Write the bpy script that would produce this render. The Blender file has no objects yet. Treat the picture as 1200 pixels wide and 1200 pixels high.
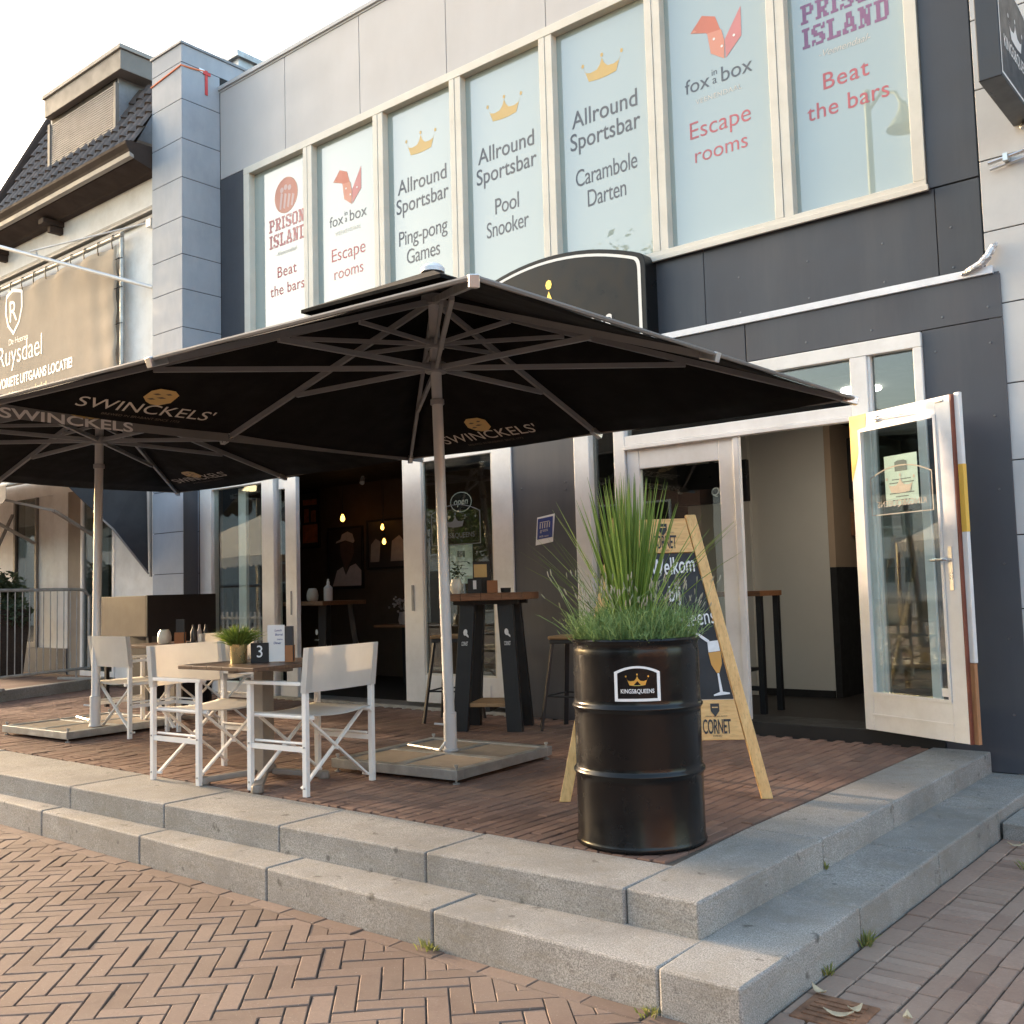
import bpy, bmesh, math, random
from mathutils import Vector, Matrix
from mathutils.geometry import tessellate_polygon
random.seed(7)
rad = math.radians
SC = bpy.context.scene
COL = SC.collection

# ------------------------------------------------------------------ camera, sky, sun, exposure
cam_d = bpy.data.cameras.new("camera")
cam_d.sensor_width = 36.0
cam_d.lens = 1192.4114 / 1200 * 36.0
cam_d.clip_start = 0.05
cam_d.clip_end = 2000
cam = bpy.data.objects.new("camera", cam_d)
COL.objects.link(cam)
cam.location = (0, -7.3478, 1.1745)
cam.rotation_euler = (rad(94.31882973), rad(1.60214222), rad(39.5906881))
SC.camera = cam

SUN_EL = 11.0
SUN_DIR = Vector((math.cos(rad(SUN_EL)) * 0.998, math.cos(rad(SUN_EL)) * 0.02, -math.sin(rad(SUN_EL)))).normalized()
world = bpy.data.worlds.new("World")
SC.world = world
world.use_nodes = True
wn = world.node_tree
wn.nodes.clear()
sky = wn.nodes.new("ShaderNodeTexSky")
sky.sky_type = 'NISHITA'
sky.sun_disc = False
sky.sun_elevation = rad(SUN_EL)
sky.sun_rotation = math.atan2(-SUN_DIR.x, -SUN_DIR.y)
sky.air_density = 1.0
sky.dust_density = 4.0
sky.ozone_density = 1.0
bg = wn.nodes.new("ShaderNodeBackground")
bg.inputs[1].default_value = 0.15
wo = wn.nodes.new("ShaderNodeOutputWorld")
wb = wn.nodes.new("ShaderNodeMix")          # the camera's warm white balance
wb.data_type = 'RGBA'
wb.blend_type = 'MULTIPLY'
wb.inputs[0].default_value = 1.0
wb.inputs[7].default_value = (1.05, 1.0, 0.925, 1)
wn.links.new(sky.outputs[0], wb.inputs[6])
wn.links.new(wb.outputs[2], bg.inputs[0])
wn.links.new(bg.outputs[0], wo.inputs[0])

sun_d = bpy.data.lights.new("sun", 'SUN')
sun_d.energy = 1.35
sun_d.angle = rad(2.0)
sun_d.color = (1.0, 0.73, 0.51)
sun = bpy.data.objects.new("sun", sun_d)
COL.objects.link(sun)
sun.rotation_euler = SUN_DIR.to_track_quat('-Z', 'Y').to_euler()
sun.location = (-20, -5, 12)

SC.view_settings.view_transform = 'Standard'
SC.view_settings.look = 'None'
SC.view_settings.gamma = 1.0
SC.view_settings.use_curve_mapping = False
SC.view_settings.exposure = 2.75
SC.cycles.use_denoising = True
SC.cycles.max_bounces = 8
SC.cycles.transparent_max_bounces = 16
SC.cycles.sample_clamp_indirect = 6.0

# ------------------------------------------------------------------ materials
MATS = {}


def new_mat(name):
    m = bpy.data.materials.new(name)
    m.use_nodes = True
    nt = m.node_tree
    nt.nodes.clear()
    out = nt.nodes.new("ShaderNodeOutputMaterial")
    MATS[name] = m
    return m, nt, out


def noise(nt, scale, detail=5, rough=0.6, stretch=None, coord='Object'):
    tc = nt.nodes.new("ShaderNodeTexCoord")
    src = tc.outputs[coord]
    if stretch:
        mp = nt.nodes.new("ShaderNodeMapping")
        mp.inputs['Scale'].default_value = stretch
        nt.links.new(src, mp.inputs[0])
        src = mp.outputs[0]
    n = nt.nodes.new("ShaderNodeTexNoise")
    n.inputs['Scale'].default_value = scale
    n.inputs['Detail'].default_value = detail
    n.inputs['Roughness'].default_value = rough
    nt.links.new(src, n.inputs['Vector'])
    return n.outputs['Fac']


def remap(nt, fac, a, b, lo=0.3, hi=0.7):
    r = nt.nodes.new("ShaderNodeMapRange")
    r.inputs[1].default_value = lo
    r.inputs[2].default_value = hi
    r.inputs[3].default_value = a
    r.inputs[4].default_value = b
    nt.links.new(fac, r.inputs[0])
    return r.outputs[0]


def mixc(nt, fac, c1, c2, mode='MIX'):
    m = nt.nodes.new("ShaderNodeMix")
    m.data_type = 'RGBA'
    m.blend_type = mode
    for k, v in ((0, fac), (6, c1), (7, c2)):
        if hasattr(v, 'links'):
            nt.links.new(v, m.inputs[k])
        elif k == 0:
            m.inputs[0].default_value = v
        else:
            m.inputs[k].default_value = (*v[:3], 1)
    return m.outputs[2]


def bump(nt, h, strength=0.3, dist=0.01):
    b = nt.nodes.new("ShaderNodeBump")
    b.inputs['Strength'].default_value = strength
    b.inputs['Distance'].default_value = dist
    nt.links.new(h, b.inputs['Height'])
    return b.outputs[0]


def pmat(name, color, rough=0.5, metal=0.0, var=0.12, vscale=3.0, dirt=None, dscale=1.2, damt=0.35,
         bscale=None, bstr=0.2, bdist=0.004, stretch=None, coat=0.0, spec=0.5, rvar=0.1, sheen=0.0, dstretch=None):
    """principled material with noise-driven colour, dirt, roughness and bump"""
    m, nt, out = new_mat(name)
    p = nt.nodes.new("ShaderNodeBsdfPrincipled")
    nt.links.new(p.outputs[0], out.inputs[0])
    f = noise(nt, vscale, 6, 0.65, stretch)
    c = mixc(nt, remap(nt, f, 0, 1), tuple(x * (1 - var) for x in color), tuple(min(1, x * (1 + var)) for x in color))
    if dirt:
        d = noise(nt, dscale, 8, 0.7, dstretch)
        c = mixc(nt, remap(nt, d, 0, damt, 0.45, 0.72), c, dirt)
    nt.links.new(c, p.inputs['Base Color'])
    f2 = noise(nt, vscale * 2.3, 4)
    nt.links.new(remap(nt, f2, max(0.02, rough - rvar), min(1, rough + rvar)), p.inputs['Roughness'])
    p.inputs['Metallic'].default_value = metal
    p.inputs['Specular IOR Level'].default_value = spec
    p.inputs['Coat Weight'].default_value = coat
    p.inputs['Coat Roughness'].default_value = 0.05
    p.inputs['Sheen Weight'].default_value = sheen
    if bscale:
        nt.links.new(bump(nt, noise(nt, bscale, 5, 0.6, stretch), bstr, bdist), p.inputs['Normal'])
    return m


def brick_mat(name, c_dark, c_mid, c_light, grit=(0.30, 0.27, 0.24)):
    m, nt, out = new_mat(name)
    p = nt.nodes.new("ShaderNodeBsdfPrincipled")
    nt.links.new(p.outputs[0], out.inputs[0])
    a = nt.nodes.new("ShaderNodeAttribute")
    a.attribute_name = "tint"
    r = nt.nodes.new("ShaderNodeValToRGB")
    e = r.color_ramp.elements
    e[0].position, e[0].color = 0.0, (*c_dark, 1)
    e[1].position, e[1].color = 1.0, (*c_light, 1)
    k = e.new(0.5)
    k.color = (*c_mid, 1)
    nt.links.new(a.outputs['Fac'], r.inputs[0])
    n1 = noise(nt, 55, 6, 0.7)
    c = mixc(nt, remap(nt, n1, 0, 0.45), r.outputs[0], tuple(x * 0.62 for x in c_mid))
    n2 = noise(nt, 1.3, 7, 0.6)
    c = mixc(nt, remap(nt, n2, 0, 0.62, 0.42, 0.70), c, grit)
    n8 = noise(nt, 3.1, 6, 0.7)
    c = mixc(nt, remap(nt, n8, 0, 0.5, 0.56, 0.72), c, tuple(x * 0.55 for x in c_mid))
    n4 = noise(nt, 140, 2, 0.5)
    c = mixc(nt, remap(nt, n4, 0, 0.6, 0.66, 0.8), c, (0.45, 0.40, 0.35))
    nt.links.new(c, p.inputs['Base Color'])
    p.inputs['Roughness'].default_value = 0.85
    p.inputs['Specular IOR Level'].default_value = 0.3
    nt.links.new(bump(nt, noise(nt, 90, 6, 0.7), 0.35, 0.004), p.inputs['Normal'])
    return m


def granite_mat(name, base):
    m, nt, out = new_mat(name)
    p = nt.nodes.new("ShaderNodeBsdfPrincipled")
    nt.links.new(p.outputs[0], out.inputs[0])
    n1 = noise(nt, 170, 3, 0.85)
    c = mixc(nt, remap(nt, n1, 0, 1, 0.38, 0.62), tuple(x * 0.50 for x in base), tuple(min(1, x * 1.5) for x in base))
    n2 = noise(nt, 1.6, 9, 0.68)
    c = mixc(nt, remap(nt, n2, 0, 0.62, 0.44, 0.66), c, tuple(x * 0.52 for x in base))
    n3 = noise(nt, 11, 5, 0.6)
    c = mixc(nt, remap(nt, n3, 0, 0.8, 0.63, 0.72), c, (0.07, 0.066, 0.06))
    n5 = noise(nt, 6, 6, 0.7, (1, 1, 5))
    c = mixc(nt, remap(nt, n5, 0, 0.45, 0.48, 0.72), c, (base[0] * 0.75, base[1] * 0.68, base[2] * 0.54))
    vo = nt.nodes.new("ShaderNodeTexVoronoi")
    vo.inputs['Scale'].default_value = 5.0
    tc_ = nt.nodes.new("ShaderNodeTexCoord")
    nt.links.new(tc_.outputs['Object'], vo.inputs['Vector'])
    c = mixc(nt, remap(nt, vo.outputs['Distance'], 0.75, 0, 0.055, 0.085), c, (0.10, 0.095, 0.09))
    n7 = noise(nt, 0.9, 6, 0.75)
    c = mixc(nt, remap(nt, n7, 0, 0.5, 0.5, 0.68), c, (base[0] * 0.62, base[1] * 0.58, base[2] * 0.50))
    n6 = noise(nt, 34, 4, 0.7)
    c = mixc(nt, remap(nt, n6, 0, 0.35, 0.58, 0.70), c, tuple(min(1, x * 1.6) for x in base))
    nt.links.new(c, p.inputs['Base Color'])
    p.inputs['Roughness'].default_value = 0.8
    p.inputs['Specular IOR Level'].default_value = 0.35
    nt.links.new(bump(nt, n1, 0.3, 0.003), p.inputs['Normal'])
    return m


def wood_mat(name, c1, c2, rough=0.55, stretch=(2, 2, 30), coat=0.0):
    m, nt, out = new_mat(name)
    p = nt.nodes.new("ShaderNodeBsdfPrincipled")
    nt.links.new(p.outputs[0], out.inputs[0])
    f = noise(nt, 2.5, 7, 0.65, stretch)
    c = mixc(nt, remap(nt, f, 0, 1, 0.32, 0.68), c1, c2)
    g = noise(nt, 9, 4, 0.5, stretch)
    c = mixc(nt, remap(nt, g, 0, 0.5, 0.55, 0.7), c, tuple(x * 0.55 for x in c1))
    nt.links.new(c, p.inputs['Base Color'])
    p.inputs['Roughness'].default_value = rough
    p.inputs['Coat Weight'].default_value = coat
    nt.links.new(bump(nt, f, 0.12, 0.003), p.inputs['Normal'])
    return m


def glass_mat(name, tint=(0.86, 0.92, 0.90), ior=1.5, boost=1.0, rough=0.0):
    m, nt, out = new_mat(name)
    t = nt.nodes.new("ShaderNodeBsdfTransparent")
    t.inputs[0].default_value = (*tint, 1)
    g = nt.nodes.new("ShaderNodeBsdfGlossy")
    g.inputs['Roughness'].default_value = rough
    g.inputs[0].default_value = (0.95, 0.97, 0.97, 1)
    lw = nt.nodes.new("ShaderNodeLayerWeight")
    pw = nt.nodes.new("ShaderNodeMath")
    pw.operation = 'POWER'
    pw.inputs[1].default_value = 5.0
    nt.links.new(lw.outputs['Facing'], pw.inputs[0])
    mul = nt.nodes.new("ShaderNodeMapRange")
    f0 = ((ior - 1) / (ior + 1)) ** 2 * boost
    mul.inputs[3].default_value = f0
    mul.inputs[4].default_value = 0.9
    nt.links.new(pw.outputs[0], mul.inputs[0])
    mx = nt.nodes.new("ShaderNodeMixShader")
    nt.links.new(mul.outputs[0], mx.inputs[0])
    nt.links.new(t.outputs[0], mx.inputs[1])
    nt.links.new(g.outputs[0], mx.inputs[2])
    nt.links.new(mx.outputs[0], out.inputs[0])
    # a very slight waviness so reflections bend like in real panes
    n = noise(nt, 1.1, 2, 0.4)
    nt.links.new(bump(nt, n, 0.05, 0.02), g.inputs['Normal'])
    return m


def canvas_mat(name, color, trans=0.45, weave=420):
    m, nt, out = new_mat(name)
    d = nt.nodes.new("ShaderNodeBsdfDiffuse")
    t = nt.nodes.new("ShaderNodeBsdfTranslucent")
    f = noise(nt, 4, 4)
    c = mixc(nt, remap(nt, f, 0, 1), tuple(x * 0.9 for x in color), color)
    nt.links.new(c, d.inputs[0])
    nt.links.new(c, t.inputs[0])
    cr = noise(nt, 7, 3, 0.5, (1, 1, .35))
    nt.links.new(bump(nt, cr, 0.35, 0.02), d.inputs['Normal'])
    mx = nt.nodes.new("ShaderNodeMixShader")
    mx.inputs[0].default_value = trans
    nt.links.new(d.outputs[0], mx.inputs[1])
    nt.links.new(t.outputs[0], mx.inputs[2])
    nt.links.new(mx.outputs[0], out.inputs[0])
    return m


def leaf_mat(name, c1, c2, trans=0.25, rough=0.5):
    m, nt, out = new_mat(name)
    a = nt.nodes.new("ShaderNodeAttribute")
    a.attribute_name = "tint"
    c = mixc(nt, a.outputs['Fac'], c1, c2)
    p = nt.nodes.new("ShaderNodeBsdfPrincipled")
    nt.links.new(c, p.inputs['Base Color'])
    p.inputs['Roughness'].default_value = rough
    t = nt.nodes.new("ShaderNodeBsdfTranslucent")
    nt.links.new(c, t.inputs[0])
    mx = nt.nodes.new("ShaderNodeMixShader")
    mx.inputs[0].default_value = trans
    nt.links.new(p.outputs[0], mx.inputs[1])
    nt.links.new(t.outputs[0], mx.inputs[2])
    nt.links.new(mx.outputs[0], out.inputs[0])
    return m


def emit_mat(name, color, strength):
    m, nt, out = new_mat(name)
    e = nt.nodes.new("ShaderNodeEmission")
    e.inputs[0].default_value = (*color, 1)
    e.inputs[1].default_value = strength
    nt.links.new(e.outputs[0], out.inputs[0])
    return m


M = MATS
brick_mat('street_brick', (0.125, 0.086, 0.067), (0.180, 0.127, 0.100), (0.24, 0.175, 0.142), (0.225, 0.175, 0.142))
brick_mat('terrace_brick', (0.12, 0.073, 0.056), (0.20, 0.115, 0.085), (0.28, 0.17, 0.125), (0.23, 0.16, 0.125))
brick_mat('side_brick', (0.23, 0.150, 0.115), (0.315, 0.215, 0.165), (0.39, 0.28, 0.22), (0.36, 0.28, 0.22))
pmat('sand', (0.10, 0.078, 0.06), 0.95, var=0.3, vscale=30, bscale=80, bstr=0.5)
granite_mat('granite', (0.315, 0.302, 0.28))
pmat('panel_dark', (0.066, 0.069, 0.082), 0.42, var=0.06, vscale=1.5, bscale=2.0, bstr=0.03, spec=0.4, dirt=(0.115, 0.115, 0.12), damt=0.45, dscale=2.2, dstretch=(1, 1, .12))
pmat('panel_light', (0.52, 0.50, 0.495), 0.5, var=0.04, vscale=1.2, dirt=(0.44, 0.42, 0.41), damt=0.35, dstretch=(1, 1, .25))
pmat('panel_blue', (0.34, 0.375, 0.43), 0.65, spec=0.15, var=0.08, vscale=2.0, dirt=(0.45, 0.47, 0.5), dscale=3.0, damt=0.5, bscale=1.2, bstr=0.05, dstretch=(1, 1, .3))
pmat('panel_grey', (0.50, 0.50, 0.50), 0.4, var=0.05, vscale=1.5, dirt=(0.36, 0.36, 0.37), damt=0.4, dscale=2.5)
pmat('white_frame', (0.80, 0.79, 0.77), 0.38, var=0.05, vscale=2, dirt=(0.45, 0.41, 0.35), damt=0.3, dscale=2.5)
pmat('cream_frame', (0.70, 0.66, 0.58), 0.45, var=0.05, vscale=2, dirt=(0.5, 0.45, 0.36), damt=0.35, dscale=3)
pmat('yellow_primer', (0.85, 0.52, 0.09), 0.5, var=0.06)
pmat('red_primer', (0.20, 0.06, 0.035), 0.6, var=0.25, vscale=8)
pmat('raw_wood', (0.42, 0.20, 0.09), 0.7, var=0.3, vscale=10, stretch=(3, 3, 0.4))
pmat('film', (0.315, 0.375, 0.355), 0.35, var=0.015, vscale=0.6, coat=1.0, spec=0.3, rvar=0.03)
_p = [n for n in MATS['film'].node_tree.nodes if n.type == 'BSDF_PRINCIPLED'][0]
_p.inputs['Coat IOR'].default_value = 2.1
_p.inputs['Coat Roughness'].default_value = 0.01
pmat('paper', (0.62, 0.72, 0.72), 0.6, var=0.02)
glass_mat('glass', (0.90, 0.95, 0.93), 1.5, 2.0)
glass_mat('glass_dark', (0.62, 0.66, 0.66), 1.5, 2.6)
glass_mat('glass_thin', (0.96, 0.98, 0.97), 1.45, 0.9)
pmat('seam', (0.015, 0.015, 0.017), 0.8, var=0.1)
pmat('screw', (0.20, 0.20, 0.21), 0.35, 0.8, var=0.1)
pmat('trim_white', (0.78, 0.80, 0.84), 0.35, var=0.06, vscale=6, dirt=(0.55, 0.56, 0.6), damt=0.4, dscale=8)
pmat('foil', (0.62, 0.62, 0.63), 0.3, 0.9, var=0.2, vscale=20, bscale=30, bstr=0.9, bdist=0.02)
pmat('print_grey', (0.11, 0.125, 0.15), 0.5, var=0.03)
pmat('print_red', (0.50, 0.14, 0.16), 0.5, var=0.03)
pmat('print_orange', (0.60, 0.20, 0.14), 0.5, var=0.03)
pmat('print_orange_pale', (0.68, 0.30, 0.22), 0.5, var=0.03)
pmat('print_rose', (0.60, 0.24, 0.24), 0.5, var=0.03)
pmat('print_plum', (0.26, 0.13, 0.24), 0.5, var=0.03)
pmat('print_gold', (0.60, 0.42, 0.16), 0.45, var=0.05)
pmat('print_tan', (0.60, 0.56, 0.50), 0.5, var=0.03)
pmat('print_white', (0.80, 0.79, 0.77), 0.5, var=0.03)
pmat('print_pink', (0.74, 0.52, 0.48), 0.5, var=0.03)
pmat('print_black', (0.02, 0.02, 0.02), 0.5, var=0.1)
pmat('print_blue', (0.02, 0.045, 0.22), 0.4, var=0.05)
pmat('gold', (0.75, 0.50, 0.13), 0.28, 0.9, var=0.08)
pmat('brass', (0.62, 0.50, 0.24), 0.28, 0.85, var=0.08)
pmat('sign_black', (0.008, 0.008, 0.0085), 0.35, var=0.04, spec=0.3)
pmat('sign_dark', (0.036, 0.037, 0.041), 0.35, var=0.05)
pmat('plaster', (0.80, 0.79, 0.76), 0.9, var=0.08, vscale=2.5, dirt=(0.50, 0.46, 0.41), damt=0.5, dscale=1.6, bscale=40, bstr=0.15)
pmat('plaster_dim', (0.30, 0.25, 0.20), 0.9, var=0.1, vscale=3)
pmat('banner_cloth', (0.42, 0.345, 0.265), 0.95, var=0.10, vscale=1.2, spec=0.1, sheen=0.1)
pmat('roof_tile', (0.085, 0.066, 0.058), 0.6, var=0.45, vscale=9, dirt=(0.14, 0.12, 0.11), damt=0.5, dscale=4)
pmat('gutter_brown', (0.055, 0.042, 0.037), 0.8, var=0.2, vscale=3, spec=0.1)
pmat('taupe', (0.19, 0.175, 0.16), 0.6, var=0.1, vscale=3)
pmat('taupe_light', (0.31, 0.295, 0.275), 0.6, var=0.1)
pmat('shutter', (0.21, 0.195, 0.185), 0.5, var=0.08)
pmat('lead', (0.24, 0.25, 0.27), 0.55, 0.3, var=0.2, vscale=5)
pmat('galv', (0.40, 0.41, 0.41), 0.45, 0.75, var=0.2, vscale=8, dirt=(0.22, 0.2, 0.17), damt=0.5, dscale=6)
pmat('alu', (0.62, 0.62, 0.61), 0.32, 0.9, var=0.06)
pmat('pole_grey', (0.58, 0.585, 0.59), 0.38, 0.2, var=0.06, vscale=4)
pmat('rib_grey', (0.29, 0.295, 0.305), 0.42, 0.25, var=0.08)
pmat('strap_orange', (0.75, 0.22, 0.11), 0.7, var=0.1)
pmat('strap_red', (0.55, 0.06, 0.06), 0.7, var=0.1)
pmat('canopy', (0.0030, 0.0027, 0.0027), 0.85, var=0.2, vscale=2.0, bscale=300, bstr=0.2, bdist=0.002, spec=0.25)
pmat('canopy_skirt_sheen', (0.16, 0.158, 0.155), 0.6, var=0.1, bscale=300, bstr=0.2, bdist=0.002)  # black cloth like the canopy; its grazing sheen is put into this lighter grey
pmat('paver_slab', (0.25, 0.205, 0.16), 0.85, var=0.15, vscale=5, bscale=120, bstr=0.3)
pmat('chair_white', (0.80, 0.785, 0.75), 0.4, var=0.03, dirt=(0.55, 0.5, 0.42), damt=0.25, dscale=5)
canvas_mat('chair_canvas', (0.80, 0.775, 0.73), 0.42)
wood_mat('table_wood', (0.075, 0.042, 0.026), (0.15, 0.088, 0.055), 0.4, (3, 30, 3))
wood_mat('bar_wood', (0.13, 0.055, 0.025), (0.27, 0.125, 0.055), 0.5, (3, 25, 25))
wood_mat('oak', (0.24, 0.14, 0.065), (0.40, 0.25, 0.12), 0.6, (3, 25, 25))
wood_mat('pine', (0.66, 0.37, 0.125), (0.84, 0.54, 0.22), 0.5, (18, 18, 2.2))
wood_mat('pine_h', (0.66, 0.37, 0.125), (0.84, 0.54, 0.22), 0.5, (2.2, 2.2, 22))
pmat('taupe_metal', (0.23, 0.20, 0.17), 0.5, 0.3, var=0.12)
pmat('black_metal', (0.018, 0.018, 0.020), 0.45, 0.2, var=0.15)
pmat('black_paint', (0.011, 0.011, 0.0115), 0.5, var=0.15)
pmat('drum_paint', (0.0045, 0.0045, 0.005), 0.22, var=0.2, vscale=4, rvar=0.09, bscale=3.2, bstr=0.06, bdist=0.012, spec=0.32, dirt=(0.010, 0.009, 0.009), damt=0.5, dscale=2)
pmat('soil', (0.05, 0.035, 0.022), 0.95, var=0.4, vscale=30, bscale=60, bstr=0.8)
pmat('chalkboard', (0.028, 0.029, 0.032), 0.7, var=0.35, vscale=3)
pmat('chalk', (0.80, 0.80, 0.80), 0.8, var=0.1, vscale=30)
pmat('amber', (0.62, 0.30, 0.05), 0.5, var=0.1)
pmat('ceramic', (0.72, 0.68, 0.58), 0.35, var=0.04)
pmat('leather', (0.33, 0.13, 0.045), 0.5, var=0.15)
pmat('card', (0.72, 0.70, 0.67), 0.6, var=0.04)
pmat('counter_front', (0.115, 0.082, 0.056), 0.5, var=0.06, vscale=3)
pmat('counter_dark', (0.016, 0.012, 0.012), 0.45, var=0.15)
pmat('room_brown', (0.080, 0.052, 0.034), 0.85, var=0.12)
pmat('room_black', (0.012, 0.011, 0.011), 0.8, var=0.1)
pmat('room_beige', (0.52, 0.49, 0.44), 0.85, var=0.04, vscale=1.5)
pmat('room_tan', (0.36, 0.26, 0.18), 0.85, var=0.05)
wood_mat('room_floor', (0.012, 0.010, 0.009), (0.026, 0.020, 0.017), 0.6, (25, 2, 2))
pmat('picture_dark', (0.045, 0.035, 0.033), 0.4, var=0.2)
pmat('picture_grey', (0.36, 0.30, 0.28), 0.5, var=0.15, vscale=12)
pmat('picture_shirt', (0.58, 0.48, 0.47), 0.5, var=0.12, vscale=10)
pmat('picture_face', (0.13, 0.08, 0.065), 0.5, var=0.2, vscale=12)
pmat('picture_orange', (0.50, 0.18, 0.08), 0.5, var=0.4, vscale=9)
pmat('awning', (0.62, 0.56, 0.47), 0.85, var=0.1)
pmat('awning_stripe', (0.30, 0.25, 0.20), 0.85, var=0.1)
pmat('flap_grey', (0.045, 0.046, 0.05), 0.8, var=0.15)
pmat('wicker', (0.035, 0.024, 0.018), 0.8, var=0.4, vscale=40, bscale=60, bstr=0.7)
pmat('rust', (0.22, 0.11, 0.06), 0.9, var=0.5, vscale=15, bscale=40, bstr=0.5)
pmat('leaf_litter', (0.55, 0.45, 0.30), 0.8, var=0.25, vscale=25)
emit_mat('bulb', (1.0, 0.42, 0.07), 1.3)
emit_mat('lamp_disc', (1.0, 0.90, 0.74), 16.0)
leaf_mat('blade', (0.09, 0.175, 0.025), (0.34, 0.46, 0.10), 0.35, 0.4)
leaf_mat('herb', (0.11, 0.20, 0.05), (0.34, 0.46, 0.18), 0.25, 0.6)
leaf_mat('bud', (0.25, 0.26, 0.16), (0.46, 0.42, 0.32), 0.1, 0.7)
leaf_mat('grass_pot', (0.05, 0.11, 0.015), (0.24, 0.30, 0.05), 0.25, 0.5)
leaf_mat('dark_leaf', (0.025, 0.045, 0.022), (0.065, 0.10, 0.05), 0.2, 0.6)
leaf_mat('tree_leaf', (0.035, 0.07, 0.018), (0.11, 0.16, 0.045), 0.3, 0.6)
leaf_mat('weed', (0.13, 0.18, 0.04), (0.34, 0.32, 0.10), 0.3, 0.7)
pmat('bark', (0.10, 0.08, 0.06), 0.9, var=0.3, vscale=12, bscale=20, bstr=0.6)
pmat('house_brick', (0.22, 0.11, 0.075), 0.85, var=0.25, vscale=12)
pmat('house_white', (0.66, 0.64, 0.60), 0.8, var=0.06)
pmat('lamp_green', (0.30, 0.36, 0.31), 0.5, 0.2, var=0.1)


# ------------------------------------------------------------------ builders
class MB:
    def __init__(s):
        s.v, s.f, s.t = [], [], []
        s.tint = 0.5

    def add(s, vs, fs):
        b = len(s.v)
        s.v += [tuple(p) for p in vs]
        s.t += [s.tint] * len(vs)
        s.f += [tuple(b + i for i in f) for f in fs]
        return s

    def box(s, x0, x1, y0, y1, z0, z1):
        vs = [(x, y, z) for z in (z0, z1) for y in (y0, y1) for x in (x0, x1)]
        return s.add(vs, [(0, 2, 3, 1), (4, 5, 7, 6), (0, 1, 5, 4), (2, 6, 7, 3), (0, 4, 6, 2), (1, 3, 7, 5)])

    def hexa(s, q, vec):
        """a quad pushed along vec"""
        q = [Vector(p) for p in q]
        vec = Vector(vec)
        n = len(q)
        vs = q + [p + vec for p in q]
        fs = [tuple(range(n))[::-1], tuple(range(n, 2 * n))] + [(i, (i + 1) % n, n + (i + 1) % n, n + i) for i in range(n)]
        return s.add(vs, fs)

    def bar(s, p0, p1, w, h, up=(0, 0, 1)):
        p0, p1 = Vector(p0), Vector(p1)
        d = (p1 - p0).normalized()
        up = Vector(up)
        if abs(d.dot(up)) > 0.98:
            up = Vector((0, 1, 0))
        a = d.cross(up).normalized() * w / 2
        b = a.cross(d).normalized() * h / 2
        return s.hexa([p0 - a - b, p0 + a - b, p0 + a + b, p0 - a + b], p1 - p0)

    def tube(s, pts, r, n=10, cap=True):
        pts = [Vector(p) for p in pts]
        rs = r if isinstance(r, (list, tuple)) else [r] * len(pts)
        rings = []
        prev = None
        for i, p in enumerate(pts):
            d = (pts[min(i + 1, len(pts) - 1)] - pts[max(i - 1, 0)]).normalized()
            if prev is None:
                ref = Vector((0, 0, 1)) if abs(d.z) < 0.9 else Vector((1, 0, 0))
                a = d.cross(ref).normalized()
            else:
                a = (prev - d * prev.dot(d)).normalized()
            prev = a
            b = d.cross(a)
            rings.append([p + (a * math.cos(2 * math.pi * k / n) + b * math.sin(2 * math.pi * k / n)) * rs[i] for k in range(n)])
        vs = [v for ring in rings for v in ring]
        fs = []
        for i in range(len(pts) - 1):
            for k in range(n):
                fs.append((i * n + k, i * n + (k + 1) % n, (i + 1) * n + (k + 1) % n, (i + 1) * n + k))
        if cap:
            fs.append(tuple(range(n))[::-1])
            fs.append(tuple(range((len(pts) - 1) * n, len(pts) * n)))
        return s.add(vs, fs)

    def lathe(s, prof, c=(0, 0, 0), n=32, close=True):
        vs, fs = [], []
        for r, z in prof:
            for k in range(n):
                a = 2 * math.pi * k / n
                vs.append((c[0] + r * math.cos(a), c[1] + r * math.sin(a), c[2] + z))
        m = len(prof)
        for i in range(m - 1):
            for k in range(n):
                fs.append((i * n + k, i * n + (k + 1) % n, (i + 1) * n + (k + 1) % n, (i + 1) * n + k))
        if close:
            if prof[0][0] > 1e-5:
                fs.append(tuple(range(n))[::-1])
            if prof[-1][0] > 1e-5:
                fs.append(tuple(range((m - 1) * n, m * n)))
        return s.add(vs, fs)

    def poly(s, pts3):
        """flat, possibly concave polygon"""
        tri = tessellate_polygon([[Vector(p) for p in pts3]])
        return s.add(pts3, [t for t in tri])

    def ball(s, c, r, n=10, sq=(1, 1, 1)):
        prof = [(max(1e-4, math.sin(math.pi * i / n)) * r, -math.cos(math.pi * i / n) * r) for i in range(n + 1)]
        b = len(s.v)
        s.lathe(prof, (0, 0, 0), n * 2, False)
        for i in range(b, len(s.v)):
            x, y, z = s.v[i]
            s.v[i] = (c[0] + x * sq[0], c[1] + y * sq[1], c[2] + z * sq[2])
        return s


ORG = {}      # object name -> matrix of its thing


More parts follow.
